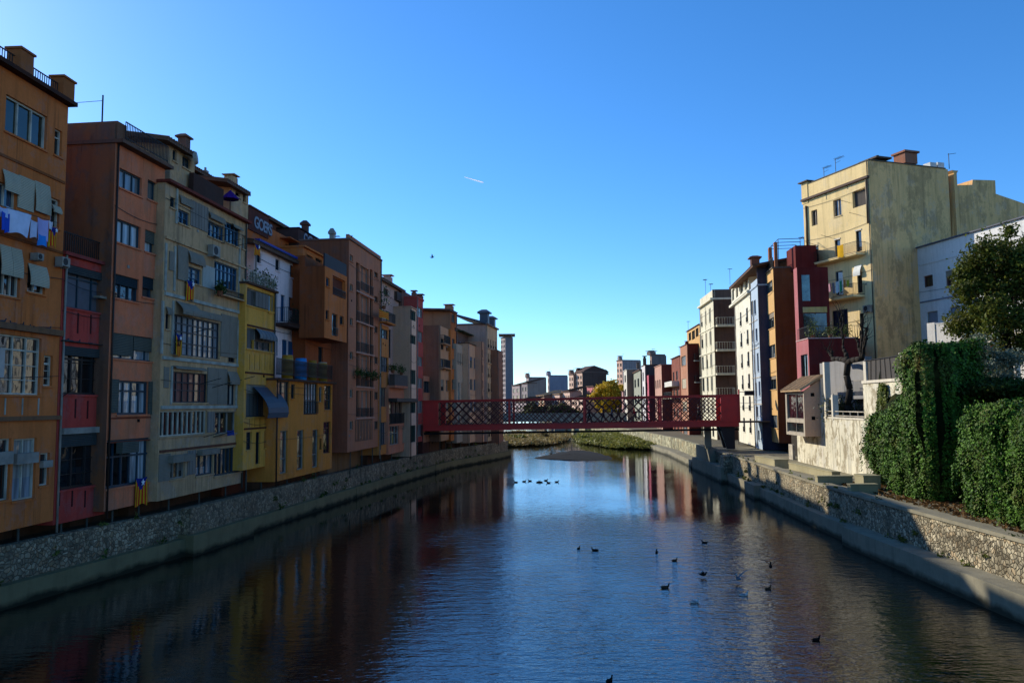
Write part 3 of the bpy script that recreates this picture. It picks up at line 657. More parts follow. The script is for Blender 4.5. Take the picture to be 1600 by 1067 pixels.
m = MB(h.pl); m.tube((h.u0+.2, z, -5.2), (h.u0+.2, z+1.9, -5.2), .035); m.tube((h.u0+.2, z, -.8), (h.u0+.2, z+2.1, -.8), .035); m.tube((h.u0+.2, z+1.75, -5.2), (h.u0+.2, z+1.85, -.8), .012); m.build('washing_line_posts', IRON, h.root)
h.pipe(257, 300, 780, .06, plaster('#5a2a1c')); L2 = h
# L3 cream house with galleries
h = House('river_house', 'weathered cream house with white pilasters, grey roll blinds and rows of glazed galleries', LP(250, 600, .15, 930), (250, 600), (380.5, 600), (325, 319), (300, 771), 10, CR)
DK = paint('#16202a', .5, .4); BLF = paint('#23506e', .5, .3); GP = slats('#80756a', .3, 'y', .4)
h.win(266, 307, 274, 327, n=1, f=BLUEF); h.win(279, 326, 296, 355, n=2, f=BLF, bars=1); h.panel(280, 304, 300, 327, BLG, 'rolled_blind', .01, bulge=.1); h.panel(298, 312, 324, 364, GP, 'gallery_panel', .0, .05, split=2)
h.win(325, 345, 350, 379, n=4, f=BLF, bars=1); h.panel(325, 330, 349, 352, BLG, 'rolled_blind', .02, bulge=.15, split=2); h.win(351, 345, 374, 387, n=4, f=BLF, tr=.25); h.panel(362, 349, 377, 362, BLG, 'rolled_blind', .02, bulge=.12); h.win(378.5, 368, 384, 391, n=1, f=WHITEF)
h.panel(277, 383, 292, 441, BLG, 'rolled_blind', .02, bulge=.05); h.win(292.5, 415, 314, 446, n=2, f=BLF, bars=2); h.panel(293, 391, 316, 418, BLG, 'rolled_blind', .03, bulge=.16); h.panel(316, 413, 334, 453, slats('#b3b1a6', .06), 'white_shutter', .0, .06, split=2)
h.win(335, 407, 371, 457, n=6, f=BLF, tr=.28, p=GLASSB); h.panel(264, 392, 271, 424, BLG, 'rolled_blind', .02); h.panel(378, 435, 390, 461, BLW, 'rolled_blind', .02, bulge=.2); h.acunit(323, 382, .8)
h.win(271, 490, 343, 562, n=9, f=DK, tr=(.2, .4, .68), p=CURT2, fw=.06); h.panel(274, 470, 304, 497, BLG, 'rolled_blind', .03, bulge=.4, split=2); h.panel(304, 483, 344, 503, BLG, 'rolled_blind', .03, bulge=.1, split=2); h.panel(345, 490, 370, 560, BLG, 'rolled_blind', .0, .05, split=2); h.win(357.5, 531, 368, 567, n=2, f=DK, tr=.4)
h.win(259, 490, 265, 515, n=1, f=DK); h.panel(258.5, 479, 266, 493, BLG, 'rolled_blind', .02, bulge=.12); h.win(373, 512, 378, 537, n=1, f=DK)
h.win(269, 580, 324, 629, n=6, f=DK, tr=(.35, .6), p=curtain('#8a4a3e')); h.panel(269, 571, 318, 580, BLG, 'rolled_blind', .02, bulge=.2, split=3); h.panel(324, 574, 354, 632, BLG, 'rolled_blind', .0, .05, split=2); h.win(355, 600, 367, 633, n=2, f=DK); h.panel(354, 580, 369, 601, BLG, 'rolled_blind', .03, bulge=.2); h.panel(256, 573, 263, 606, BLG, 'rolled_blind', .0); h.win(372, 590, 376, 607, n=1, f=DK)
h.win(250.5, 642, 323, 677, n=10, f=WHITEF, p=glassy('#2c2622'), fw=.06); h.panel(324, 643, 334.5, 675, GP, 'gallery_panel', .0); h.win(335, 643, 378.5, 675, n=4, f=GREYF, fw=.06, p=GLASS)
h.panel(248, 710, 265, 750, BLG, 'rolled_blind', -.0); h.win(266, 718, 289, 745, n=3, f=GREYF); h.panel(262, 712, 295, 719, BLG, 'blind_box', .0, .3, split=2); h.panel(293, 704, 305, 740, GP, 'gallery_panel', .0); h.win(306, 708, 333, 739, n=3, f=BLUEF, p=CURT2, tr=.15); h.panel(308, 703, 336, 708, BLG, 'blind_box', .0, .3, split=2); h.win(335, 702, 377.5, 736, n=7, f=BLUEF, p=GLASS)
for a in ((256.7, 457, 382.7, 492), (253, 554, 381.5, 576), (251, 633, 381, 638)): h.band(*a, .16, .09, WP)
h.band(258, 361, 386, 428, .12, .1, CR); h.band(249, 702, 380, 694, .12, .05, plaster('#5a3a26'))
for x, a, b in ((276, 295, 350), (273, 385, 455), (270, 470, 553), (268, 572, 632), (374, 385, 486), (371, 500, 573), (369, 588, 636), (259, 380, 455), (254, 470, 553)): h.strip(x, a, b, .14, .06, WP)
h.balcony(335, 372, 459, .35, .35, .06); 
for x, y in ((330, 372), (345, 380), (365, 385), (312, 600), (330, 606), (368, 596), (318, 683), (333, 683), (300, 520)): h.pole(x, y, .5, .9)
h.done(.3, plaster('#6a2f22'), .14, base=(1.4, UND, 3))
b = House('rooftop_room', 'cream attic room with a tiled roof and a hooded chimney above the cream gallery house', h.pl.shift(-.5), (266, 250), (304, 270), (285, 232), (285, 318), 5, CR); b.win(270, 233, 276, 254, n=1, f=BLUEF); b.win(285, 243, 297, 267, n=2, f=BLUEF, bars=1); b.done(); b.tiles(262, 213, 308, 244, 5, .9, .4); b.chimney(288, 210, 240, .46, -1.0, plaster('#5c4c42'), 'hood')
b = House('rooftop_room', 'smaller cream attic room with a sloping tiled roof at the right end of the cream gallery house', h.pl.shift(-.5), (361, 310), (388, 320), (375, 293), (375, 352), 5, CR); b.win(368, 299, 375, 310, n=1, f=DARK, p=DARK); b.win(380, 300, 384, 318, n=1, f=DARK, p=DARK); b.done(); b.tiles(355, 280, 392, 303, 5, .8, .4); b.chimney(361, 274, 290, .6, -1.5)
b = House('rooftop_room', 'dark tiled penthouse wall between the two attic rooms of the cream gallery house', h.pl.shift(-2.6), (304, 300), (361, 315), (332, 283), (332, 330), 4, plaster('#4c3a2e')); b.done(); b.tiles(304, 268, 362, 288, 4, .8, .5); b.chimney(321, 262, 285, .3, -1, GREYF, 'pipe')
MB(h.pl).box(h.pl.uz(305, 300)[0], h.pl.uz(352, 310)[0], h.z1+.14, h.z1+1.3, -.35, -.1).build('parapet', plaster('#3a2c26'), h.root)
m = MB(h.pl); p0 = h.pl.uz(304, 240); L3 = h
# satellite dish on the attic
u, z = h.pl.uz(309, 247); m.tube((u-.5, z, -.4), (u, z, -.2), .03); m.tube((u, z, -.2), (u+.05, z+.02, -.05), .38, .3, 14); m.build('satellite_dish', GREYF, h.root)
# L4 narrow yellow house
h = House('river_house', 'narrow yellow boarded house with grey roller screens and a planted terrace on top', LP(381, 620, .1, 930), (380.8, 620), (427.5, 620), (408, 451), (405, 730), 8, YL)
GS = slats('#625c56', .5, 'y', .3)
h.win(386, 449, 428, 488, n=3, f=GREYF, p=GS); h.panel(399, 455, 419, 484, slats('#70685f', .5, 'y'), 'roller_screen', .0, .03); h.win(419.5, 461, 424, 489, n=1, f=paint('#9db6c4'), p=GLASSB)
h.win(386, 511, 428, 551, n=3, f=GREYF, p=GS); h.win(397, 531, 423, 551, n=3, f=paint('#2a2a2a'), bars=1, p=CURT); h.panel(399, 513, 426, 534, slats('#6f7274', .5, 'y'), 'roller_screen', .02, .03, bulge=.3)
h.win(385, 600, 426, 650, n=2, f=BLUEF, p=GS, blind=.25); h.panel(395, 604, 427, 652, paint('#3b4450', .6), 'tarpaulin_awning', .03, .03, bulge=.95)
h.win(385, 675, 393, 702, n=1, f=DK, bars=2, p=GLASSB); h.win(400, 675, 406, 724, n=1, f=DK, p=DARK, sill=False); h.win(413, 673, 420, 699, n=1, f=DK, bars=2, p=GLASSB)
for a in ((383, 579, 428, 588), (381, 669, 428, 668), (386, 506, 430, 519)): h.band(*a, .1, .05, plaster('#4a2c18'))
for x in (390, 398, 406, 414, 422): h.strip(x, 553, 578, .03, .02, plaster('#8c6c18')); h.strip(x, 651, 667, .03, .02, plaster('#8c6c18'))
h.done(.2, plaster('#4a3a2c'), .12, base=(1.2, plaster('#5a2c12'), 2)); h.railing(388, 446, 430, 461, .95, -.05, .2, WHITEF); L4 = h
# L5 ochre yellow house
OY = plaster('#b97d14', .35)
h = House('river_house', 'golden ochre house with tall narrow windows below a terrace of blue and yellow barrels', LP(431, 660, .55, 940), (430, 660), (519, 650), (475, 597), (470, 743), 8, OY)
BR = curtain('#5a5148')
h.win(432.5, 589, 451.5, 647, n=2, tr=.62, f=DK, p=BR, fw=.08, sill=False); h.win(455, 600, 461, 623, n=1, f=DK); h.win(475, 593.5, 496, 647, n=5, tr=.55, f=paint('#2a2420'), p=CURT, rail=.4, sill=False); h.win(498.5, 604, 504, 628, n=1, f=GREYF); h.win(507, 602, 517.5, 640, n=1, f=DK, p=glassy('#3c3d36'), tr=.6)
for x0, y0, x1, y1 in ((438, 673, 448.5, 738), (464.5, 672, 474.5, 732), (488.5, 671, 497, 729)): h.win(x0, y0, x1, y1, n=1, tr=.66, f=GREYF, p=glassy('#3b4246'))
h.win(499.5, 685, 503, 702, n=1, f=DARK, p=DARK, sill=False); h.win(505.5, 659, 516, 707, n=1, f=paint('#6a2414'), p=glassy('#122230'), tr=.2, sill=False)
h.done(.3, plaster('#4a3524'), .14, base=(.9, UND, 2)); h.railing(432, 580, 519, 597, 1.0, .15, .12); L5 = h
# white house set back
WB = plaster('#ccd2dc', .3); BS = slats('#1f4a72', .06)
h = House('river_house', 'pale blue-white house with blue shutters and a blue painted eave, standing behind the yellow houses', LP(431, 560, -1.1, 925), (396, 480), (474.5, 480), (440, 397), (450, 592), 8, WB)
h.win(401, 393, 408, 413, n=2, f=DK); h.win(430.5, 404, 437, 424.5, n=2, f=DK); h.win(453.5, 414, 460, 436, n=2, f=DK)
for x0, y0, x1, y1 in ((429, 457, 433, 503), (439, 460, 445, 503), (451.5, 464, 460, 487)): h.win(x0, y0, x1, y1, n=1, f=BLF, p=BS, sill=False)
h.panel(461, 467, 469, 489, BS, 'shutter', .02); h.win(431, 530, 434, 556, n=1, f=BLF, p=BS); h.win(441, 530, 449, 582, n=2, f=BLF, p=BS, sill=False); h.panel(450, 533, 455, 570, BS, 'shutter', .02); h.panel(455.5, 546, 463.5, 566, paint('#1c3fa0', .5), 'shutter', .05)
h.balcony(430, 481, 504, .9, 1.0, .22, mat=plaster('#3a2c26')); h.done(.35, paint('#27348a', .7), .14); h.tiles(396, 376, 476, 413, 4, .8, .45); h.pipe(474, 425, 590, .06, plaster('#6a3a1c')); L4b = h
# orange upper house behind it
OG = plaster('#a35c18', .5)
h = House('river_house', 'rust orange upper house with a brown graffitied parapet rising behind the pale blue-white house', LP(390, 470, -3.6, 925), (384, 420), (474, 430), (432, 362), (432, 440), 8, OG)
h.panel(437, 372, 455, 380, OG, 'wall_block', .0, .8); h.win(446, 381, 452, 393, n=1, f=DARK, p=DARK)
h.done(); h4 = h
b = House('rooftop_room', 'maroon parapet block with white graffiti letters above the rust orange upper house', h.pl.shift(.1), (389, 340), (420, 350), (405, 331), (405, 366), 5, plaster('#4c2a22')); b.done(.1, TILE, .08)
GRAF = b
b = House('rooftop_room', 'brown rooftop sheds with a shallow tiled roof beside the graffitied maroon block', h.pl.shift(-1), (421, 360), (474, 370), (447, 358), (447, 385), 5, plaster('#5e3824')); b.win(446, 359, 452, 370, n=1, f=DARK, p=DARK); b.done(); b.tiles(420, 344, 462, 357, 4, .6, .3); b.chimney(477, 345, 380, .5, -1, plaster('#4a3a36'), 'hood')
# L6 orange house with the projecting bay
OR = plaster('#b06a22', .4)
h = House('river_house', 'burnt orange house with a projecting balcony bay and dark rooftop windows', LP(475, 560, -.35, 940), (475, 560), (546, 560), (505, 413), (505, 600), 8, plaster('#8a4a1a', .4), plaster('#8a4a1a', .4))
h.win(497.5, 541, 504.5, 570, n=1, f=DK, p=GLASS); h.done()
bp = h.pl.shift(1.75)
b = House('projecting_bay', 'x', bp, (507, 480), (542, 480), (525, 424), (524, 531.5), 1.76, OR, plaster('#7d4416', .5)); b.root.parent = h.root; b.root.location -= h.root.location
b.win(509.5, 433, 515, 449, n=1, f=BLF, p=GLASSB); b.win(520, 430, 539.5, 468, n=1, f=OR, p=plaster('#5a2c10'), rec=.22, sill=False, rail=.36); b.win(509, 484, 514, 500, n=1, f=DK, p=GLASSB); b.win(519, 489, 527, 526, n=1, f=DK, p=GLASSB, rail=.35, sill=False); b.win(531, 493, 537, 508, n=1, f=DK, p=GLASSB); b.done()
for k in ('label', 'category'):
    if k in b.root: del b.root[k]
MB(bp).box(b.u0+.1, b.u1, b.z1+.02, b.z1+.9, -.15, -.05).build('terrace_screen', paint('#221d22', .7), h.root); h.pipe(478, 430, 590, .06, plaster('#8a4a1a'))
c = House('rooftop_room', 'orange rooftop studio with wide dark windows above the projecting bay', h.pl.shift(-.3), (473, 400), (512, 410), (492, 396), (492, 425), 4, OR); c.win(479, 397, 489, 414, n=1, f=BROWNF); c.win(493, 402, 503, 418, n=1, f=BROWNF); c.done(.2, OR, .12)
c = House('rooftop_room', 'dark brown rooftop wall with white spray graffiti beside the tall flue', h.pl.shift(-2.6), (466, 385), (545, 400), (505, 379), (505, 425), 4, plaster('#423230')); c.win(502, 401, 505, 408, n=1, f=DARK, p=DARK); c.chimney(519, 357, 400, .35, 1.0, GREYF, 'hood'); c.done(.1, DARK, .08); GRAF2 = c; L6 = h
# L7 brown salmon block with loggias
SB = plaster('#a07050', .3)
h = House('apartment_block', 'brown terracotta apartment block with five storeys of stacked loggias', LP(543, 600, .75, 925), (543.5, 600), (594.5, 600), (570, 391), (567, 702), 7, SB, plaster('#7c4e34', .5))
rows = ((409, 455, 414, 458, 420, 462), (455, 502, 460, 506, 466, 510), (503, 549, 505, 552, 508, 554), (552, 603, 554, 605, 556, 606), (610, 650, 610, 650, 610, 650))
for r in rows:
    for k, (xa, xb) in enumerate(((556.5, 561.5), (563, 576), (578, 582.5))):
        h.win(xa, r[2*k], xb, r[2*k+1]+1, n=2 if k == 1 else 1, f=GREYF if k == 1 else BROWNF, p=CURT2 if k == 1 and r[0] > 450 else paint('#4a2c24'), rec=.23, rail=.33, sill=False)
for i, y in enumerate((397, 443, 496, 549, 608, 658)): h.win(546.5, y, 551.5, y+13, n=1, f=GREYF, p=GLASSB if i in (2, 3) else BR)
for i, y in enumerate((424, 462, 509, 557, 612, 658)): h.win(585, y, 590.5, y+12, n=1, f=BROWNF, p=BR)
for i in range(6): h.strip(556+i*4.7, 657, 686, .1, .09, SB)
h.panel(555, 656, 582, 686, plaster('#70543f'), 'ribbed_panel', .0, .02)
for y0, y1 in ((452, 470), (500, 513), (548, 558), (603, 607), (653, 653)): h.band(556, y0, 584, y1, .1, .1, plaster('#a58e80'))
h.done(.12, plaster('#6a5a52'), .12, parapet=.3, base=(1.5, UND2, 3)); h.aerial(524, 367, 385, -3, .5); L7 = h
# L8 and on
DIM = 1.05
GD = plaster('#9c6a26', .4)
h = House('river_house', 'slim ochre house of stacked bay windows next to the brown loggia block', LP(592, 640, .35, 930), (592, 640), (607, 640), (600, 508), (600, 709), 7, GD)
for a in ((593, 512, 606, 531), (592.8, 556, 606, 582), (592.6, 605, 606, 635), (594, 660, 604, 694)): h.win(*a, n=4, f=DK, tr=.5, p=CURT2, sill=False)
h.balcony(593, 608, 502, .6, .9, .12, solid=None); h.done(base=(1.0, UND, 1)); L8 = h
h = House('river_house', 'pale grey-white house under a dark tiled roof behind the slim ochre house', LP(597, 540, -.9, 930), (595, 520), (640, 520), (612, 447), (612, 600), 7, plaster('#8c8078', .3))
h.win(599.5, 449, 606.5, 463, n=2, f=BROWNF, p=BLK); h.panel(616, 455, 632, 477, slats('#4a3a30', .3, 'y'), 'roof_screen', .0, .3); h.win(607, 514, 611, 560, n=1, f=DK, p=DARK, sill=False); h.done(); h.tiles(594, 436, 634, 452, 4, 1.0, .4); h.chimney(606, 430, 447, .8, -1.8); L8b = h
h = House('river_house', 'low terracotta pink building with dark awnings and a screened balcony beneath the beige tower house', LP(608, 680, .35, 930), (607, 680), (641, 680), (624, 603), (624, 706), 7, plaster('#98684c', .35))
h.win(608, 626, 640, 660, n=5, f=BROWNF, p=curtain('#5a3420'), rec=.22, rail=.45, sill=False); h.win(609, 666, 623, 693, n=3, f=GREYF, tr=.4, p=GLASSB); h.win(629, 666, 640, 690, n=4, f=BLUEF, p=CURT2); h.panel(607, 622, 641, 628, BROWNF, 'awning', .0, .8); h.balcony(608, 629, 602, .5, 1.0, .2, solid=paint('#4a3e36', .8)); h.done(base=(1.2, UND, 2))
BG = plaster('#8f7f68', .3)
h = House('river_house', 'tall plain beige house end with green shutters on its narrow front', LP(640, 600, .45, 930), (640.5, 600), (650.5, 600), (645, 482), (645, 712), 8, plaster('#b3a48e', .2), BG)
for y, q in ((483, 20), (522, 17), (577, 24), (628, 17), (665, 25)): h.win(641, y, 650, y+q, n=3, f=paint('#18302a'), p=slats('#20382e', .06), sill=False)
h.done(.1, BG, .1)
h = House('rooftop_room', 'brown rooftop rooms with square chimneys behind the beige house end', LP(640, 600, -1.4, 930), (628, 470), (660, 470), (645, 463), (645, 490), 4, plaster('#55453c')); h.chimney(647, 454, 470, .5, -.5); h.chimney(655, 460, 472, .8, -.6); h.done()
h = House('river_house', 'narrow brick-red house of stacked bay windows between the beige house end and the bridge', LP(651, 600, .15, 940), (651, 600), (661, 600), (656, 468), (656, 690), 8, plaster('#8c3b34', .3))
for a in ((478, 498), (516, 536), (556, 573), (590, 607), (626, 645), (663, 681)): h.win(651.6, a[0], 660.4, a[1], n=2, f=GREYF, p=CURT2, sill=False)
h.done(.1, base=(1.0, UND2, 1))
h = House('river_house', 'small salmon house with dark windows tucked beside the left end of the red bridge', LP(662, 660, .0, 950), (661.5, 640), (675, 640), (668, 588), (668, 690), 6, plaster('#8e664c', .4))
h.win(662, 595, 674, 614, n=4, f=DK, p=GLASSB); h.win(664, 666, 674, 678, n=2, f=DK, p=CURT2); h.win(664, 632, 672, 646, n=3, f=DK); h.done(base=(1, UND2, 1))
BW = plaster('#7e6850', .4)
h = House('river_house', 'large brown gabled house with a blank flank wall and an arched window near its roof', LP(704, 560, -.1, 980), (704, 560), (713.5, 560), (708, 487), (709, 690), 11, plaster('#85501e', .4), BW)
h.win(705.5, 489, 711, 506, n=2, f=GREYF, p=GLASSB); h.done(.15, TILE, .1); h.chimney(702, 476, 488, .9, -.8); h.tiles(703, 483, 714, 489, 11, .5, .2)
h = House('river_house', 'brown and ochre house with green awnings, hanging plants and laundry on its balconies', LP(686, 600, .85, 960), (686, 600), (704, 600), (695, 512), (695, 688), 3.5, plaster('#98805f', .35), plaster('#665040', .5))
h.grid(687, 520, 703, 680, 2, 5, .62, .55, n=2, f=DK, p='r', blind='r', bm=BLG); h.balcony(687, 697, 536, .5, .9, .1); h.balcony(687, 697, 574, .5, .9, .1); h.done(base=(1, UND, 2))
h = House('river_house', 'ochre strip house with stacked windows beside the brown balcony house', LP(704, 600, .75, 960), (704.3, 600), (713, 600), (708, 516), (709, 688), 3.5, plaster('#97601f', .35))
h.grid(705, 520, 712, 680, 1, 5, .6, .5, n=2, f=DK, p='r', blind='r'); h.done(base=(1, UND, 1))
h = House('river_house', 'grey-green house with a rail-fronted gallery and tall pale windows', LP(713.5, 600, .6, 970), (713.5, 600), (731, 600), (722, 540), (722, 690), 6, plaster('#84887a', .3))
h.grid(714, 548, 730, 575, 5, 1, .6, .8, n=1, f=GREYF, p=GLASS, sill=False); h.grid(714, 590, 730, 680, 3, 2, .5, .7, n=1, f=WHITEF, p=CURT2); h.done(base=(1, UND, 1))
h = House('rooftop_room', 'faded graffiti-covered wall with a green awning above the grey-green gallery house', LP(713.5, 600, -.6, 970), (712, 540), (742, 540), (727, 520), (727, 560), 5, plaster('#4f4844')); h.panel(713, 517, 733, 525, paint('#3a4a2a', .8), 'awning', .0, .8); h.done(.1, TILE, .08); GRAF3 = h
h = House('river_house', 'dusty pink house with blue-grey blinds and box balconies', LP(731.5, 600, .5, 985), (731.5, 600), (752, 600), (741, 540), (741, 690), 6, plaster('#a08c70', .35))
h.grid(733, 548, 751, 684, 3, 4, .62, .5, n=2, f=GREYF, p='r', blind='r', bm=slats('#56687a')); h.done(.15, TILE, .1, base=(1, UND, 1))
h = House('river_house', 'slender brown-pink house pierced by paired slit windows', LP(752, 600, .35, 1000), (752, 600), (760, 600), (756, 535), (756, 690), 6, plaster('#9a8066', .3))
h.grid(752.6, 540, 759.6, 684, 2, 6, .4, .5, n=1, f=DK, p=GLASS, sill=False); h.done(base=(1, UND, 1))
h = House('apartment_block', 'grey-flanked tall house with a cream front and two mansard chimneys near the row end', LP(760, 600, .3, 1010), (760, 600), (777.5, 600), (769, 512), (769, 688), 13, plaster('#9c9070', .4), plaster('#8a8278', .3))
h.grid(761, 524, 777, 684, 4, 7, .42, .62, n=1, f=DARK, p=GLASS, sill=True, rail=.35)
for y in (545, 568, 612, 640, 662): h.band(760, y, 777, y+3, .1, .12, plaster('#8f8068'))
h.done(.25, plaster('#5a5048'), .2); h.chimney(757, 484, 512, 1.1, -1.2, paint('#4a4f58'), 'hood'); h.chimney(767, 494, 515, 1.1, -1.2, paint('#4a4f58'), 'hood'); h.tiles(759, 502, 778, 516, 4, 1.2, .1, paint('#3d4048'))
h = House('river_house', 'dark rust-brown narrow slab house at the far end of the left row', LP(778, 620, .6, 1000), (777.5, 620), (786, 620), (781, 548), (781, 692), 5, plaster('#70543f', .4)); h.done()

# ------------------------------------------------------------------ right row of river houses
DIM = .8; LEFT = False
def RH(name, label, xl, xr, yt, yb, off=0, depth=10, mat=None, side=None, vp=955, **k):
    return House(name, label, RP(xr[0], xr[1], off, vp), xl, xr, yt, yb, depth, mat, side, **k)
# orange house
OF = plaster('#d8a860', .25); OS = plaster('#a05f28', .4, dim=.4)  # flank colour dimmed to paint in its shade
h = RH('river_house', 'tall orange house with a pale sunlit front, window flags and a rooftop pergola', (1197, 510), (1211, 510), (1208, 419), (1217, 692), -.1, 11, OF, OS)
GR_ = paint('#5d6663', .5)
h.win(1193.5, 447, 1207.5, 454, n=4, f=GR_, p=GLASS, sill=False); h.win(1196, 494, 1210, 511, n=4, f=GR_, p=GLASS, blind=.3, bm=BLG); h.win(1198, 542, 1212, 558, n=5, f=GR_, p=CURT2)
h.win(1199, 589, 1213.5, 608, n=4, f=GR_, p=GLASS, blind=.2); h.win(1202, 648, 1215.5, 669, n=5, f=GR_, p=CURT2)
h.done(.1, plaster('#7a6a58'), .12); h.railing(1193, 433, 1208, 419, 1.1, -.1)
z = h.z1+.12
for u, wz in ((h.u1-.35, -.2), (h.u1-.35-2.6, -.2), (h.u1-.35, -3.9)): MB(h.pl).box(u, u+.3, z, z+2.4, wz-.3, wz).build('pergola_pier', plaster('#b0693a'), h.root)
m = MB(h.pl)
for k in range(4):
    u = h.u1-.2-k*1.6
    for w_ in (-.6, -3): m.tube((u, z, w_), (u, z+2.7, w_), .03)
    m.tube((u, z+2.7, -.6), (u, z+2.7, -3), .03)
m.tube((h.u1-.2, z+2.7, -.6), (h.u1-5, z+2.7, -.6), .03); m.build('pergola_frame', IRON, h.root)
# crimson house behind it and its terrace
RD = plaster('#742826', .4, dim=.45); PKF = plaster('#b8686a', .3)  # shaded side a dimmed crimson, sunlit front pink: light put into the colours
pr = RP(1246.5, 460, -1.2)
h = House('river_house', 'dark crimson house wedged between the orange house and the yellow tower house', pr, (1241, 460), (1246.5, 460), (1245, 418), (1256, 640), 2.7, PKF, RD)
sp = h.pl.turn(h.u1); a, b = sp.uz(1252, 430), sp.uz(1266, 470)
o = MB(sp).box(a[0], b[0], b[1], a[1], .0, .04).box(a[0]+.08, b[0]-.08, b[1]+.08, a[1]-.08, .03, .06).build('glass_door', glassy('#5f7a72', .1, .1), h.root)
a, b = sp.uz(1254, 480), sp.uz(1290, 488); MB(sp).box(a[0], a[0]+2.1, b[1], a[1], .0, .06).build('yellow_lintel', plaster('#d8b860'), h.root)
a, b = sp.uz(1255, 490), sp.uz(1288, 526); MB(sp).box(a[0], a[0]+2.0, b[1], a[1], .0, .05).build('glazed_screen', glassy('#3a3d38', .1, .2), h.root)
h.done(); h.win
b_ = House('rooftop_room', 'crimson stair head on the roof of the dark crimson house', h.pl.shift(-.8), (1229, 400), (1243, 400), (1242, 384), (1245, 420), 1.9, RD); b_.done(); b_.aerial(1250, 372, 390, -2)
t = House('terrace_block', 'red terrace block with pink sunlit front and planted deck beneath the tower house', RP(1264, 560, -1.15), (1246, 560), (1264, 560), (1264, 529), (1267, 640), 4.4, PKF, RD)
t.win(1251, 555, 1263, 590, n=2, f=BROWNF, p=GLASS, sill=False); t.done(.06, plaster('#c9a8a0'), .08)
tp = t.pl.turn(t.u1); m = MB(t.pl)
for k in range(16):
    u = t.u1-.1-k*(t.u1-t.u0)/15; m.box(u-.01, u+.01, t.z1+.08, t.z1+1.1, -.12, -.1)
m.box(t.u0, t.u1, t.z1+1.07, t.z1+1.1, -.13, -.09)
for k in range(21):
    w_ = -.1-k*.2; m.box(t.u1-.14, t.u1-.12, t.z1+.08, t.z1+1.1, w_-.02, w_)
m.box(t.u1-.15, t.u1-.11, t.z1+1.07, t.z1+1.1, -4.3, -.1); m.build('deck_railing', IRON, t.root); TER = t
# yellow tower house
YT = plaster('#e6c886', .3, dim=.95); YS = plaster('#e2ae66', .55, '#7a6244', .4, dim=.98)
c0 = at(1361, 350, 66.6); TPl = Plane((c0.x, c0.y), (.322, -.947))
h = House('tower_house', 'tall pale yellow house with a sunlit balconied front and a huge blank stained flank', TPl, (1256, 350), (1361, 350), (1358, 250), (1372, 620), 9.0, YT, YS)
DW = paint('#3a3026', .6)
h.win(1267.5, 330, 1277.5, 351, n=2, f=GREYF, rec=.22, sill=False); h.win(1301.5, 314, 1315, 336, n=2, f=WHITEF, rec=.22); h.win(1331.5, 300.5, 1354, 319, n=1, f=YT, p=plaster('#57504a'), rec=.22, sill=False)
h.win(1270, 387, 1279, 414, n=1, f=DW, sill=False, lint=True); h.win(1304, 376, 1314, 404, n=1, f=DW, p=GLASSB, sill=False, lint=True); h.win(1337, 362, 1347, 392, n=1, f=DW, p=GLASSB, sill=False, lint=True)
h.win(1305, 425, 1318, 460, n=1, f=BLF, p=GLASSB, sill=False); h.win(1339, 426, 1348, 457, n=1, f=DW, sill=False); h.panel(1336, 416, 1348, 430, paint('#dcdcd4', .8), 'sun_blind', .02, .05, bulge=.25)
h.win(1300, 486, 1326, 524, n=3, f=paint('#15182a'), p=slats('#1c2036', .06), sill=False); h.win(1343, 490, 1350, 506, n=1, f=DW); h.acunit(1353, 478, .8)
h.balcony(1279, 1353, 413.5, 1.0, 1.0, .16, mat=YT); h.balcony(1281, 1352, 473.5, 1.25, 1.0, .18, mat=YT)
h.pipe(1353, 278, 350, .09, paint('#5e4a34')); h.pipe(1259, 322, 388, .09, paint('#5e4a34')); h.band(1254, 319, 1358, 271, .2, .25, paint('#4c3226', .8)); 
for x in (1291, 1324): h.strip(x, 302 if x < 1300 else 286, 312 if x < 1300 else 296, .05, .03, paint('#6b5d38'))
for x, y in ((1328, 317), (1345, 337), (1300, 372), (1276, 383)): h.pole(x, y, -.4, .9)
h.done(.06, paint('#5a5140', .8), .08)
sp = h.pl.turn(h.u1)   # flank plane, facing the viewer
for px, py0, py1, q, lb in ((1415, 239, 258, 1.5, 'chimney'),):
    a = sp.uz(px, py0, -1.2); b2 = sp.uz(px, py1, -1.2); m = MB(sp); m.box(a[0]-.7, a[0]+.7, b2[1], a[1]-.2, -1.9, -.6); m.box(a[0]-.85, a[0]+.85, a[1]-.17, a[1], -2.05, -.45); m.build('chimney', plaster('#a3684a'), h.root)
a = sp.uz(1367, 247, -1); m = MB(sp); m.box(a[0]-.9, a[0]+.8, a[1]-.35, a[1]-.2, -2, .1); m.tube((a[0]+.3, a[1]-.2, -1), (a[0]+.3, a[1]+.25, -1), .12); m.build('roof_hatch', paint('#4c3a2e', .8), h.root)
for px in (1453, 1465): a = sp.uz(px, 256, -2); MB(sp).box(a[0]-.4, a[0]+.35, a[1]-.5, a[1], -2.4, -1.6).build('vent_box', paint('#c8c8c4', .7), h.root)
a = sp.uz(1482, 240, -1); b2 = sp.uz(1482, 264, -1); m = MB(sp); m.tube((a[0], b2[1], -1), (a[0], a[1], -1), .03); m.tube((a[0]-.1, a[1]-.1, -1), (a[0]+.9, a[1]+.1, -1), .02); m.build('aerial', IRON, h.root)
h.aerial(1287, 262, 290, -1.0, 1.0); h.aerial(1305, 248, 280, -1.4, 1.1)
S = lambda x, y: sp.uz(x, y, -.15)
pts = [S(1486, 640), S(1489, 290), S(1519, 289), S(1520, 281), S(1555, 282), S(1556, 303), S(1600, 318), S(1700, 352), S(1700, 640)]
m = MB(sp); m.prism([(u, z) for u, z in pts], -6, -.15); m.build('rear_wing', YS, h.root)
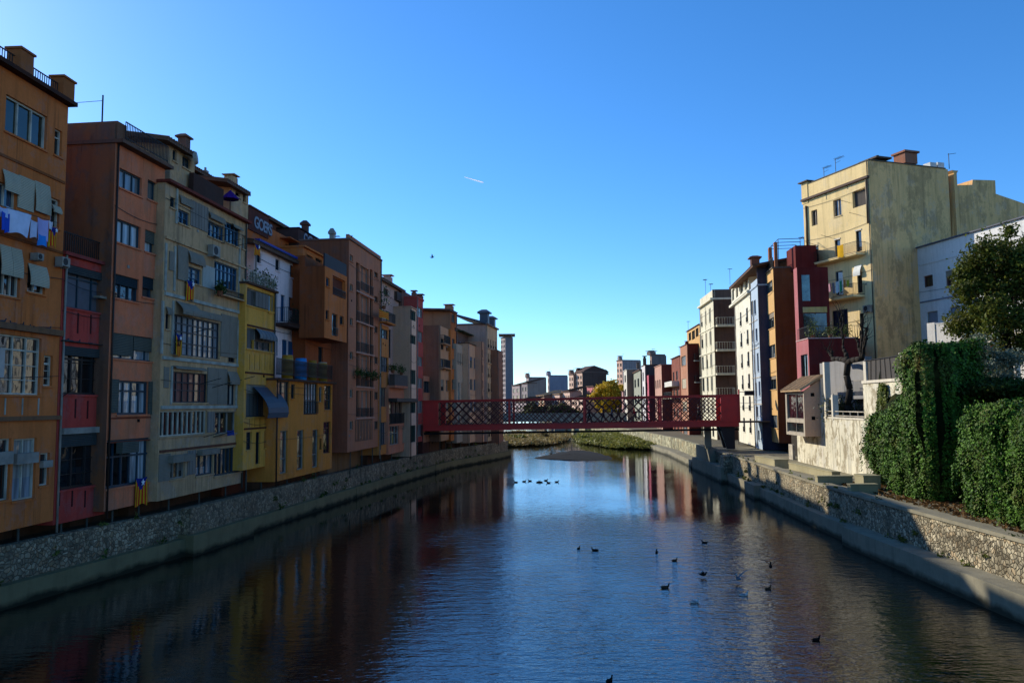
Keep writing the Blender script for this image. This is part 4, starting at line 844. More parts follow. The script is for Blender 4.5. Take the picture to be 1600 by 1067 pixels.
a, b2 = sp.uz(1494, 267, .12), sp.uz(1510, 640, .12); m = MB(sp); m.box(a[0], b2[0], b2[1], a[1]-.25, -1, .16); m.prism([(a[0], a[1]-.25), (a[0]+.2, a[1]), (b2[0]-.2, a[1]), (b2[0], a[1]-.25)], -1, .16); m.build('chimney_stack', YS, h.root)
u = h.u0; MB(h.pl).box(u-.1, u+.75, h.z1-1.8, h.z1+.25, -1.4, .06).build('corner_pier', YT, h.root); MB(h.pl).box(u-.3, u+1.0, h.z1+.25, h.z1+.36, -1.6, .3).build('pier_cap', paint('#4c3a2e', .8), h.root); TWR = h
# pale blue-grey building
c0 = at(1436, 450, 68.2)
LV = plaster('#d2cfca', .3, dim=.95)
h = House('apartment_block', 'pale lavender white building partly in the shadow of the yellow tower house, behind the tree', Plane((c0.x, c0.y), (.174, -.985)), (1436, 450), (1760, 450), (1435, 388), (1442, 640), 8, LV)
BRW = paint('#5d3626', .6)
h.win(1443, 432, 1458, 447, n=1, f=BRW, fw=.12); h.win(1477, 424, 1490, 446, n=1, f=BRW, fw=.12, blind=.35, bm=BLG); h.win(1448, 488, 1466, 508, n=1, f=GREYF, p=slats('#8c8f99', .1)); h.win(1484, 480, 1502, 504, n=1, f=GREYF, p=slats('#8c8f99', .1)); h.win(1522, 415, 1538, 436, n=1, f=BRW); h.win(1560, 405, 1580, 428, n=1, f=BRW); h.win(1525, 470, 1545, 495, n=1, f=BRW)
h.band(1437, 415, 1600, 372, .12, .06, LV); h.band(1438, 470, 1600, 446, .12, .06, paint('#7a7c88', .7)); h.done(.2, paint('#585a66', .8), .1)
c0 = at(1450, 530, 58); WT = plaster('#d8d2c4', .25)
h = House('garden_parapet', 'white sunlit terrace parapet with a white pillar, where the ladder leans', Plane((c0.x, c0.y), (.3, -.954)), (1452, 530), (1568, 530), (1452, 508), (1453, 575), .3, WT)
h.done(.03, WT, .06); u = h.u0; MB(h.pl).box(u-.1, u+.6, h.z0, h.z1+.15, -.3, .06).build('pillar', WT, h.root)
lad = empty('ladder', (at(1470, 550, 57)), 'aluminium ladder leaning up against the white terrace parapet', 'ladder'); m = MB()
p0, p1 = at(1467, 552, 56.5), at(1481, 496, 57.4); q0, q1 = at(1474, 553, 56.5), at(1487, 495, 57.4)
m.tube(p0, p1, .045); m.tube(q0, q1, .045); m.build('rail', paint('#c2c4c6', .4, .5), lad); m = MB()
for k in range(1, 10): m.tube(p0.lerp(p1, k/10), q0.lerp(q1, k/10), .03)
m.build('rung', paint('#c2c4c6', .4, .5), lad); m = MB(); b0, b1 = at(1497, 528, 56.9), at(1485, 500, 57.5); m.tube(b0, b1, .03); m.build('rear_rail', paint('#70706c'), lad)
pv = empty('garden_canopy', at(1560, 550, 52), 'white garden canopy on posts with an orange panel, half hidden by the tree', 'canopy'); p = at(1530, 532, 53); q = at(1640, 528, 47)
m = MB(); m.box(p.x, q.x+1.5, q.y, p.y, p.z, p.z+.22); m.build('roof', WT, pv)
for x in (1533, 1588): g = at(x, 545, 52); MB().box(g.x-.12, g.x+.12, g.y-.12, g.y+.12, 6.8, p.z).build('post', WT, pv)
a = at(1548, 534, 52.5); MB().box(a.x, a.x+.55, a.y-.05, a.y+.05, a.z-1.0, a.z-.02).build('panel', plaster('#c4612c'), pv)
# stained white garden wall by the walkway
WW = plaster('#d6cfb4', .85, '#86785a', .75, dim=.9, ws=1.7); WC = plaster('#cfc6b0', .5, dim=.9)
wp = RP(1370, 740, 0); W = lambda x, y, w=0: wp.uz(x, y, w)
wh = empty('garden_wall', wp.W(-6, 2.3), 'stained white garden wall with a railed terrace and a dark panelled opening, rising from the walkway', 'wall')
uL, uM, uR = W(1284, 660)[0], W(1350, 640)[0], W(1420, 640)[0]; zA, zB = W(1320, 655)[1], W(1352, 599)[1]
MB(wp).box(uL, uM, 2.2, zA, -.4, 0).box(uM, uR, 2.2, zB, -.4, 0.004).build('wall', WW, wh)
MB(wp).box(uL-.02, uM, zA+.003, zA+.12, -.42, .05).box(uM+.02, uR, zB+.003, zB+.17, -.42, .09).build('coping', WC, wh)
for x, yt, yb, wd in ((1287, 566, 655, .35), (1351, 565, 598, .4), (1300, 617, 656, .3)): a = W(x, yt); b2 = W(x, yb); MB(wp).box(a[0]-wd/2, a[0]+wd/2, b2[1], a[1], -.35, .03).build('pier', WC, wh)
a = W(1408, 555); MB(wp).box(a[0], a[0]+.55, zB+.17, a[1], -.5, .06).box(a[0]-.05, a[0]+.6, a[1], a[1]+.12, -.6, .12).build('end_pier', WC, wh)
a = W(1355, 563); MB(wp).box(uM+.35, W(1408, 580)[0], zB+.17, a[1], -.12, -.08).build('railing_screen', paint('#39332f', .8), wh); m = MB(wp)
for k in range(9):
    u = uM+.4+k*.75; m.tube((u, zB+.17, -.05), (u+.15*math.sin(k), a[1], -.05), .02)
m.tube((uM+.3, a[1], -.05), (W(1408, 580)[0], a[1], -.05), .03); m.build('railing', IRON, wh)
GRW = plaster('#8d8b88', .35)
a = W(1287, 567, -2.4); b2 = W(1352, 640, -2.4); MB(wp).box(a[0]-1, b2[0]+.5, zA-1, a[1], -2.8, -2.4).build('back_wall', GRW, wh); MB(wp).box(uL, uR, zA-1.2, zA-1.0, -3, -.4).build('terrace_floor', GRW, wh)
a = W(1300, 617, -2.3); m = MB(wp)
for k in range(36): u = uL+.5+k*(uM-uL-.8)/35; m.box(u-.012, u+.012, a[1]-.1, a[1]+.9, -1.52, -1.5)
m.box(uL+.4, uM, a[1]+.88, a[1]+.92, -1.54, -1.48); m.build('upper_railing', GREYF, wh); MB(wp).box(uL+.35, uM, a[1]-.35, a[1]-.12, -2.4, -1.45).build('upper_floor', GRW, wh)
m = MB(wp)
for y in (643, 650): z = W(1320, y)[1]; m.tube((uL+.2, z, -.1), (uM, z, -.1), .035)
for x in (1302, 1315, 1326, 1338): a = W(x, 643); m.tube((a[0], zA+.1, -.1), (a[0], W(1320, 643)[1], -.1), .03)
m.build('white_railing', WHITEF, wh)
a = W(1289, 621); b2 = W(1297, 652); MB(wp).box(a[0], b2[0], b2[1], a[1], -.3, -.2).build('door_frame', WHITEF, wh); MB(wp).box(a[0]+.15, b2[0]-.1, b2[1], a[1]-.15, -.19, -.17).build('door', glassy('#2c3038'), wh)
# low scalloped wall left of it
lw = empty('garden_wall', W(1260, 720) and wp.W(W(1260, 720)[0], 2.3), 'low stained ivory wall with a scalloped top beneath the tiled porch', 'wall'); a = W(1246, 700); b2 = W(1283, 686)
pts = [(a[0], 2.2)]+[(b2[0], 2.2), (b2[0], b2[1])]+[(b2[0]-(b2[0]-a[0])*k/24, b2[1]-.05+.35*abs(math.sin(k/24*math.pi*4))) for k in range(0, 25)]
MB(wp).prism(pts, -.35, -.002).build('wall', WW, lw)
a = W(1277, 591); b2 = W(1284, 720); MB(wp).box(a[0]-.2, uL+.1, 2.2, a[1], -.5, -.003).build('wall_end', WC, lw)
# tiled porch
pp = wp.shift(1.15); P_ = House('tiled_porch', 'small tiled porch bay with dark glass, jutting over the walkway beside the stained white wall', pp, (1228, 650), (1257, 650), (1256.5, 611), (1258, 682), 1.4, plaster('#b5a994', .4), plaster('#c2b79e', .35, dim=.6))
P_.win(1229, 616, 1256, 655, n=2, f=GREYF, p=glassy('#3a1418', .06, .3), sill=False, fw=.05); P_.win(1229.5, 659, 1256, 677, n=2, f=GREYF, p=glassy('#22282a', .1, .4), sill=False)
P_.done(); m = MB(pp); z0, u0, u1 = P_.z1, P_.u0-.2, P_.u1+.25
m.add([(u0, z0, .3), (u1, z0, .3), (u1, z0+1.0, -1.35), (u0, z0+1.0, -1.35), (u0, z0+.1, .3), (u1, z0+.1, .3), (u1, z0+1.15, -1.35), (u0, z0+1.15, -1.35)], [(0, 3, 2, 1), (4, 5, 6, 7), (0, 1, 5, 4), (1, 2, 6, 5), (2, 3, 7, 6), (3, 0, 4, 7)])
for k in range(30): u = u0+.1+k*(u1-u0-.2)/29; m.tube((u, z0+.12, .32), (u, z0+1.17, -1.35), .06, n=5)
m.build('roof', TILE2, P_.root); MB(pp).prism([(P_.u1-.02, z0), (P_.u1, z0)], -1, 0) 
m = MB(pp.turn(P_.u1)); m.prism([(0, z0), (1.4, z0), (1.4, z0+1.0)], -.1, 0); m.build('gable', P_.side, P_.root)
m = MB(pp.turn(P_.u1))
for z in (P_.z0+1.2, P_.z0+2.9): m.box(.5, .75, z, z+.25, .0, .03)
m.build('vent', DARK, P_.root)
MB(wp).box(W(1228, 700)[0]-4, W(1246, 700)[0], 2.2, P_.z0+.8, -3, -1.6).build('undercroft_wall', plaster('#3c342a'), P_.root)
a = W(1231, 705); MB(wp).box(a[0]-.1, a[0]+1.0, 2.3, a[1]+.6, -.3, -.1).build('white_hatch', WHITEF, P_.root)
# blue, white, cream and the rest, going away; flank colours carry shade
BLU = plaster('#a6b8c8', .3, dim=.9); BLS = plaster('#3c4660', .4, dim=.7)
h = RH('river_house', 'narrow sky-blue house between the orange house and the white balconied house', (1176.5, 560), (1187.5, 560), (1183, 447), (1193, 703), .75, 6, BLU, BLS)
for y0, y1 in ((470, 490), (514, 532), (552, 580), (596, 618), (633, 650), (670, 686)):
    k = (y0-560)*.056
    h.win(1178+k, y0+2, 1181+k, y1+2, n=1, f=WHITEF, p=GLASSB, sill=True); h.win(1183+k, y0, 1186.5+k, y1, n=1, f=WHITEF, p=GLASS)
for y in (500, 542, 587, 628): h.band(1174+(y-560)*.056, y+6, 1187+(y-560)*.056, y, .08, .06, WHITEF)
h.done(.1, parapet=.6); MB(h.pl).box(h.u1-.15, h.u1, h.z1, h.z1+1.8, -5.5, 0).build('party_wall', BLS, h.root); h.pipe(1176, 470, 695, .05, GREYF)
WF = plaster('#d2cdb6', .3, dim=.98)
h = RH('river_house', 'cream white house with small iron balconies and a columned loggia under its eaves', (1151, 560), (1175, 560), (1171.5, 456), (1180, 697), .7, 8, WF)
h.grid(1144, 492, 1179, 684, 3, 6, .26, .66, n=2, f=paint('#3a3a36'), p='r', rail=.36, sill=True); h.band(1143, 480, 1172, 456, .25, .3, WF); h.done(.35, WF, .2)
lg = House('loggia', 'x', h.pl.shift(-.25), (1143, 470), (1170, 450), (1168, 428), (1171.5, 455), 5, WF); lg.root.parent = h.root; lg.root.location -= h.root.location
del lg.root['label'], lg.root['category']
for i in range(4):
    a = lg.u0+(lg.u1-lg.u0)*(i+.12)/4; b2 = lg.u0+(lg.u1-lg.u0)*(i+.88)/4; lg.winr(a, b2, lg.z0+.5, lg.z1-.15, n=1, f=BROWNF, p=DARK, rec=.23, sill=False)  # near-black panes paint the shade inside the open loggia
lg.done(); lg.tiles(1139, 449, 1176, 416, 5, 1.0, .9, TILE); lg.chimney(1179, 400, 420, .9, -1.5, plaster('#6a4638'), 'hood'); lg.aerial(1140, 420, 446, -1, .4)
h.acunit(1152, 618, .9)
CF = plaster('#cfc8aa', .35, dim=.95); CS = plaster('#4e4238', .5, dim=.7)  # near flank coloured dark for the shade on it
h = RH('apartment_block', 'cream apartment house with arched windows and stone balconies on its dark near flank', (1096, 560), (1117, 560), (1114.5, 468), (1119, 690), .6, 7, CF, CS, vp=880)
h.grid(1093, 486, 1118.5, 690, 3, 6, .45, .6, n=2, f=BROWNF, p='r', blind='r', bm=BLW); 
for x in (1102, 1109.5): h.strip(x, 480, 660, .12, .06, CF)
for a in ((1093, 521, 1117, 511), (1094, 556, 1117, 549), (1094, 590, 1118, 586)): h.band(*a, .14, .1, CF)
h.done(.4, CF, .25, parapet=1.1)
sp = h.pl.turn(h.u1)
for y in (509, 547, 584, 618): h.balcony(1118, 1146, y, 1.1, 1.0, .2, pl=sp, mat=CF, rm=CF, sp=.3)
h.aerial(1102, 436, 470, -1, -1.0); h.aerial(1110, 444, 464, -2, 1.0)
sh = h.pl.turn(h.u1); MB(sh).box(-.05, 7, h.z1+.25, h.z1+1.35, -.2, .0).build('flank_parapet', plaster('#5d5046'), h.root)
TN = plaster('#c79a58', .3, dim=.95)
h = RH('river_house', 'tan house with an arched attic gallery behind the cream apartment house', (1074, 545), (1094, 545), (1092, 507.5), (1096, 690), -.6, 8, TN, vp=885)
h.win(1076, 521, 1080, 531, n=1, f=DARK, p=DARK, sill=False); h.win(1081, 518, 1086, 529, n=1, f=DARK, p=DARK, sill=False); h.win(1087, 514, 1091.5, 525, n=1, f=DARK, p=DARK, sill=False)  # attic arches: black panes stand for shade in the openings
h.grid(1075, 540, 1094, 690, 2, 4, .4, .7, n=1, f=BROWNF, p=GLASS); h.balcony(1081, 1094, 567, .8, 1, .12, mat=CF); h.balcony(1081, 1095, 599, .8, 1, .12, mat=CF); h.done(.2, TILE, .1); h.aerial(1075, 502, 520, -1, .6)
OR2 = plaster('#b27a58', .4, dim=.85)
h = RH('river_house', 'bright orange-red house with white blinds, a thin front and a dark shaded flank', (1063.5, 580), (1074.5, 580), (1073, 538), (1076, 690), 1.1, 5, OR2, plaster('#7c3a26', dim=.5), vp=885)  # darker flank colour is the painted shadow side of the orange wall
h.grid(1063.5, 548, 1075.5, 690, 1, 4, .8, .42, n=4, f=GREYF, p=CURT, blind='r', bm=BLW); h.done(.12, TILE, .1); h.chimney(1073, 533, 540, .5, -.3)
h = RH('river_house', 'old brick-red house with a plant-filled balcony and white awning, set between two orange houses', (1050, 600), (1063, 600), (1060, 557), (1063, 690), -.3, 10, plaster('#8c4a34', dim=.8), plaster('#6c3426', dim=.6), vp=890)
h.grid(1050, 575, 1063, 690, 2, 4, .5, .5, n=2, f=WHITEF, p=GLASS); h.balcony(1046, 1062, 622, 1.4, 1, .15, mat=CF); h.panel(1046, 598, 1061, 603, WT, 'awning', .0, 1.2); h.done(.25, TILE, .12); h.aerial(1061, 541, 558, -1, .4)
PB = plaster('#c0907a', .4, dim=.85)
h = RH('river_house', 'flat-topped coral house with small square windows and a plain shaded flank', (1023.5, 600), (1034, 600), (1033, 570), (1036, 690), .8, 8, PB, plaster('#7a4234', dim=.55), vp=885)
h.grid(1023, 584, 1035, 690, 3, 3, .45, .35, n=1, f=DK, p=GLASS); h.done(.15, PB, .1)
h = RH('river_house', 'slim white house striped with dark windows near the yellow tree', (1003, 610), (1008.5, 610), (1008, 570), (1010, 690), .6, 3, plaster('#d8d2ce', .2), plaster('#4a4444', dim=.7), vp=890); h.grid(1003, 578, 1009, 690, 1, 5, .5, .6, n=1, f=DK, p=GLASS); h.done(.2, TILE, .1)
h = RH('river_house', 'slim rose pink house beside the slim white house', (1009, 610), (1014, 610), (1013.5, 586), (1015, 690), .5, 8, plaster('#c4566a', .2), plaster('#5c2a30', dim=.6), vp=890); h.grid(1009, 592, 1014.5, 690, 1, 4, .5, .5, n=1, f=DK, p=GLASS); h.done()
h = RH('river_house', 'grey-green house under a dark hipped roof right of the yellow tree', (990.5, 615), (1001.5, 615), (1001, 578), (1003, 690), .4, 7, plaster('#9a9c88', .3), plaster('#5a5850', dim=.7), vp=895); h.grid(990, 588, 1002, 690, 2, 4, .5, .5, n=1, f=DK, p=GLASS); h.done(.3, TILE, .2); h.chimney(997, 566, 578, .8, -2); h.chimney(1007, 556, 572, .8, -3)
h = RH('river_house', 'beige house with a pale narrow front immediately right of the yellow tree', (975, 620), (980, 620), (980, 577), (981, 690), .4, 9, plaster('#d2c9b8', .3), plaster('#857868', dim=.7), vp=895); h.grid(975, 582, 980.5, 690, 1, 5, .6, .5, n=1, f=DK, p=GLASS); h.done(.15)
h = RH('river_house', 'small rose house half hidden behind the yellow tree', (966, 640), (974, 640), (972, 612), (974, 690), 0, 8, plaster('#b98a84', .3), vp=895); h.grid(966, 620, 974, 690, 2, 3, .4, .5, n=1, f=DK, p=GLASS); h.done(.2, TILE, .2)

# ------------------------------------------------------------------ the far city
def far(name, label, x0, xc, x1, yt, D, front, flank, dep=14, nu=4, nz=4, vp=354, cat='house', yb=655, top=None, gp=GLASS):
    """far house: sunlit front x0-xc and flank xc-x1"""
    c = at(xc, 600, D); pl = Plane((c.x, c.y), -dirv(vp)); h = House(name, label, pl, (x0, 600), (xc, 600), (xc, yt), (xc, 600), 1, front, flank, cat)  # flank takes a darker colour than the front, its shade painted in
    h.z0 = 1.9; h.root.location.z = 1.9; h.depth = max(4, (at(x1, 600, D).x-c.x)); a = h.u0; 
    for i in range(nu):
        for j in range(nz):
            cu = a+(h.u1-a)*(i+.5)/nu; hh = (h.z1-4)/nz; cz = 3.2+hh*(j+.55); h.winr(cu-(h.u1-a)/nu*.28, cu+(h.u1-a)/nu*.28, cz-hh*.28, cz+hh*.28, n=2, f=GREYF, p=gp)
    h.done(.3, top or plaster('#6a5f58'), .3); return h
DIM = .7
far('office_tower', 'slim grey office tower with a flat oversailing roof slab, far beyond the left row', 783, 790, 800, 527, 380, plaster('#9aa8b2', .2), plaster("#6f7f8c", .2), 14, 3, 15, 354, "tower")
c = at(792, 522, 380); o = empty('roof_slab', (c.x, c.y, c.z), 'thin canopy slab standing on the roof of the slim grey office tower', 'canopy'); MB().box(c.x-4, c.x+4, c.y-2, c.y+12, c.z-.4, c.z).build('slab', GREYF, o)
for dx in (-2, 2): MB().box(c.x+dx, c.x+dx+.4, c.y, c.y+.4, c.z-2, c.z-.4).build('stilt', GREYF, o)
BGB = plaster('#8f8b84', .3)
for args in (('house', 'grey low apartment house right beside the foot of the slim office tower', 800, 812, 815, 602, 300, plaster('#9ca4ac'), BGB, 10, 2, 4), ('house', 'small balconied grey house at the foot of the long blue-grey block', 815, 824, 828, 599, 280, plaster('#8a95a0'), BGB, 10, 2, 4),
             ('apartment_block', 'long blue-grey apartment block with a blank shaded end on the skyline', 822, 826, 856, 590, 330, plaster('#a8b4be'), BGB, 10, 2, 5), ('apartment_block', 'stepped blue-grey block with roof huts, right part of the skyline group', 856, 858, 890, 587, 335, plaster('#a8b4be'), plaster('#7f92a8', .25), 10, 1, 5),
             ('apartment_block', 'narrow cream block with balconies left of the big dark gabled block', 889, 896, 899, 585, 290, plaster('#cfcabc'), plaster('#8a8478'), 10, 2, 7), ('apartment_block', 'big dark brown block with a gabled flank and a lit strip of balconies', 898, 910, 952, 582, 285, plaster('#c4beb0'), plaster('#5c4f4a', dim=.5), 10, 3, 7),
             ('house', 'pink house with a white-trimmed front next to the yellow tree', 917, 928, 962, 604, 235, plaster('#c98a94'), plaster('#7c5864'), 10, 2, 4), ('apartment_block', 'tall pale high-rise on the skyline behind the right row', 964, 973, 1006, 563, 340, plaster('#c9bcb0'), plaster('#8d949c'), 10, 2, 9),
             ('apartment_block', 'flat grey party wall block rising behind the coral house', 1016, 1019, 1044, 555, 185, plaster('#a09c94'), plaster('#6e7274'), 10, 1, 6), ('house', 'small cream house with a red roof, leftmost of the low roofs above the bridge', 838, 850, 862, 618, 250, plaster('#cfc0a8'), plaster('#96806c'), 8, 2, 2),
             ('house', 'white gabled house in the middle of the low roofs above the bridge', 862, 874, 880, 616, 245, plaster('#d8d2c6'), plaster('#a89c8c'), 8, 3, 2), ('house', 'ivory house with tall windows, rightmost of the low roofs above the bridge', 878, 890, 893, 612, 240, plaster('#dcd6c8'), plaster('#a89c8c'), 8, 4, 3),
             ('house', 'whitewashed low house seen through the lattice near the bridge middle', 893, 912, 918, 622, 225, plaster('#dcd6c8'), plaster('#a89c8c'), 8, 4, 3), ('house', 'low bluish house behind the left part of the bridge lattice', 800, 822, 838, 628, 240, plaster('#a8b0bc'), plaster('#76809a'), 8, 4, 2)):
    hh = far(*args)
    if args[0] == 'house': hh.tiles(args[2], args[5], args[3], args[5]-.5, 6, 1.6, .3, TILE2 if 'red' in args[1] or 'gabled' in args[1] else TILE)
    else: hh.chimney((args[2]+args[3])/2, args[5]-7, args[5], 1.6, -2); hh.aerial(args[3], args[5]-10, args[5], -4, 1.5)
    if 'big dark' in args[1]:
        sp = hh.pl.turn(hh.u1); a = sp.uz(910, 584); b2 = sp.uz(952, 584); MB(sp).prism([(a[0], hh.z1), (b2[0], hh.z1), (b2[0]-1, hh.z1+1), ((a[0]+b2[0])/2-.6, hh.z1+2.6), (a[0]+1, hh.z1+.9)], -8, .02).build('gable', hh.side, hh.root)
# low stone bridge further up the river
o = empty('stone_bridge', (8, 200, 0), 'low dark stone road bridge on square piers beyond the red footbridge', 'bridge'); ST2 = concrete('#928a7c', .4)
MB().box(-14, 34, 198, 206, 2.7, 3.9).build('deck', ST2, o)
for x in (-5, 12, 21.5): MB().box(x-1.3, x+1.3, 199, 205, -1, 2.7).build('pier', ST2, o)
MB().box(-14, 34, 198, 198.3, 3.9, 4.8).build('parapet', ST2, o)

# ------------------------------------------------------------------ red iron lattice footbridge
RED = paint('#c6281f', .45, .4, .08); REDD = paint('#521411', .5, .3, .15)
BA, BB = Vector((-9.15, 80.4, 0)), Vector((21.95, 76.4, 0)); bd = (BB-BA).normalized(); BL = (BB-BA).length; slope = .32
class BrP:
    def W(s, u, z, w=0): n = Vector((bd.y, -bd.x, 0)); q = BA+bd*u+n*w; return Vector((q.x, q.y, z+slope*u/BL))
bpn = BrP(); br = empty('footbridge', BA+Vector((0, 0, 4.4)), 'red riveted iron lattice footbridge spanning the river between the two rows of houses', 'bridge')
ZB, ZT = 4.42, 7.46
for w0 in (0, -3.6):
    m = MB(bpn); m.box(0, BL, ZB, ZB+.5, w0-.02, w0+.02).box(0, BL, ZB-.03, ZB+.03, w0-.15, w0+.15).box(0, BL, ZB+.47, ZB+.53, w0-.12, w0+.12); m.build('bottom_chord', RED, br)
    m = MB(bpn); m.box(0, BL, ZT-.2, ZT-.02, w0-.02, w0+.02).box(0, BL, ZT-.05, ZT+.03, w0-.18, w0+.18); m.build('top_chord', RED, br)
    m = MB(bpn); zb, zt = ZB+.5, ZT-.2; H_ = zt-zb; st = .82; k = int((BL+H_)/st)
    for i in range(k+1):
        for sg in (1, -1):
            ua = i*st-(H_ if sg > 0 else 0); ub = ua+H_ if sg > 0 else ua; x0, x1 = (ua, ua+H_) if sg > 0 else (i*st, i*st-H_); za, zc = zb, zt
            lo, hi = 1.5, BL-1.6
            def cl(xa, za_, xb, zb_):
                if xa > xb: xa, za_, xb, zb_ = xb, zb_, xa, za_
                if xb < lo or xa > hi: return None
                if xa < lo: za_ += (zb_-za_)*(lo-xa)/(xb-xa); xa = lo
                if xb > hi: zb_ = za_+(zb_-za_)*(hi-xa)/(xb-xa); xb = hi
                return xa, za_, xb, zb_
            q = cl(x0, za, x1, zc)
            if q and q[2]-q[0] > .02: ww = w0+(.035 if sg > 0 else -.035); d = .062; m.add([(q[0]-d, q[1], ww-.012), (q[0]+d, q[1], ww-.012), (q[2]+d, q[3], ww-.012), (q[2]-d, q[3], ww-.012), (q[0]-d, q[1], ww+.012), (q[0]+d, q[1], ww+.012), (q[2]+d, q[3], ww+.012), (q[2]-d, q[3], ww+.012)], [(0, 1, 2, 3), (7, 6, 5, 4), (0, 4, 5, 1), (1, 5, 6, 2), (2, 6, 7, 3), (3, 7, 4, 0)])
    m.build('lattice', REDD, br)
    for u in (1.5, 8.9, 16.4, 23.9, BL-1.6): MB(bpn).box(u-.1, u+.1, ZB+.5, ZT-.2, w0-.1, w0+.1).build('post', RED, br)
    for a, b in ((0, 1.45), (BL-1.55, BL)): MB(bpn).box(a, b, ZB+.5, ZT-.2, w0-.02, w0+.02).build('end_plate', RED, br)
MB(bpn).box(-.5, BL+3, ZB+.3, ZB+.42, -3.45, -.15).build('deck', concrete('#4a4038', .4), br); m = MB(bpn)
for i in range(12): u = 1+i*(BL-2)/11; m.box(u-.08, u+.08, ZB+.02, ZB+.29, -3.45, -.15)
m.build('cross_beams', REDD, br); MB(bpn).tube((0, ZB-.32, -.4), (BL, ZB-.32, -.4), .1, n=8).build('service_pipe', IRON, br)
for u, w_ in ((BL-.9, -.6), (BL-.9, -3)):
    m = MB(bpn); m.add([(u-.9, ZB-.05, w_-.3), (u+.5, ZB-.05, w_-.3), (u+.5, ZB-.05, w_+.3), (u-.9, ZB-.05, w_+.3), (u-.25, 2.2, w_-.3), (u+.5, 2.2, w_-.3), (u+.5, 2.2, w_+.3), (u-.25, 2.2, w_+.3)], [(0, 1, 2, 3), (7, 6, 5, 4), (0, 4, 5, 1), (1, 5, 6, 2), (2, 6, 7, 3), (3, 7, 4, 0)]); m.build('support', paint('#241c1a', .6), br)
MB(bpn).box(-1.2, 0, 2, ZB+.6, -3.8, .2).build('abutment', plaster('#4a2a22'), br)
MB(bpn).box(BL-3.1, BL-2.5, 2.2, ZB-.05, -2, -1.4).build('support_column', CAPS, br)
m = MB(bpn); m.box(BL, BL+.12, ZB+.4, ZT+.5, -.1, .1); m.build('end_post', RED, br)
for du in (.3,):
    m = MB(bpn); m.tube((BL+.1, ZT+.25, 0), (BL+1.1, ZT+.25, 0), .03); m.box(BL+.6, BL+1.5, ZT-.1, ZT+.35, -.2, .25); o = m.build('floodlight', IRON, br)

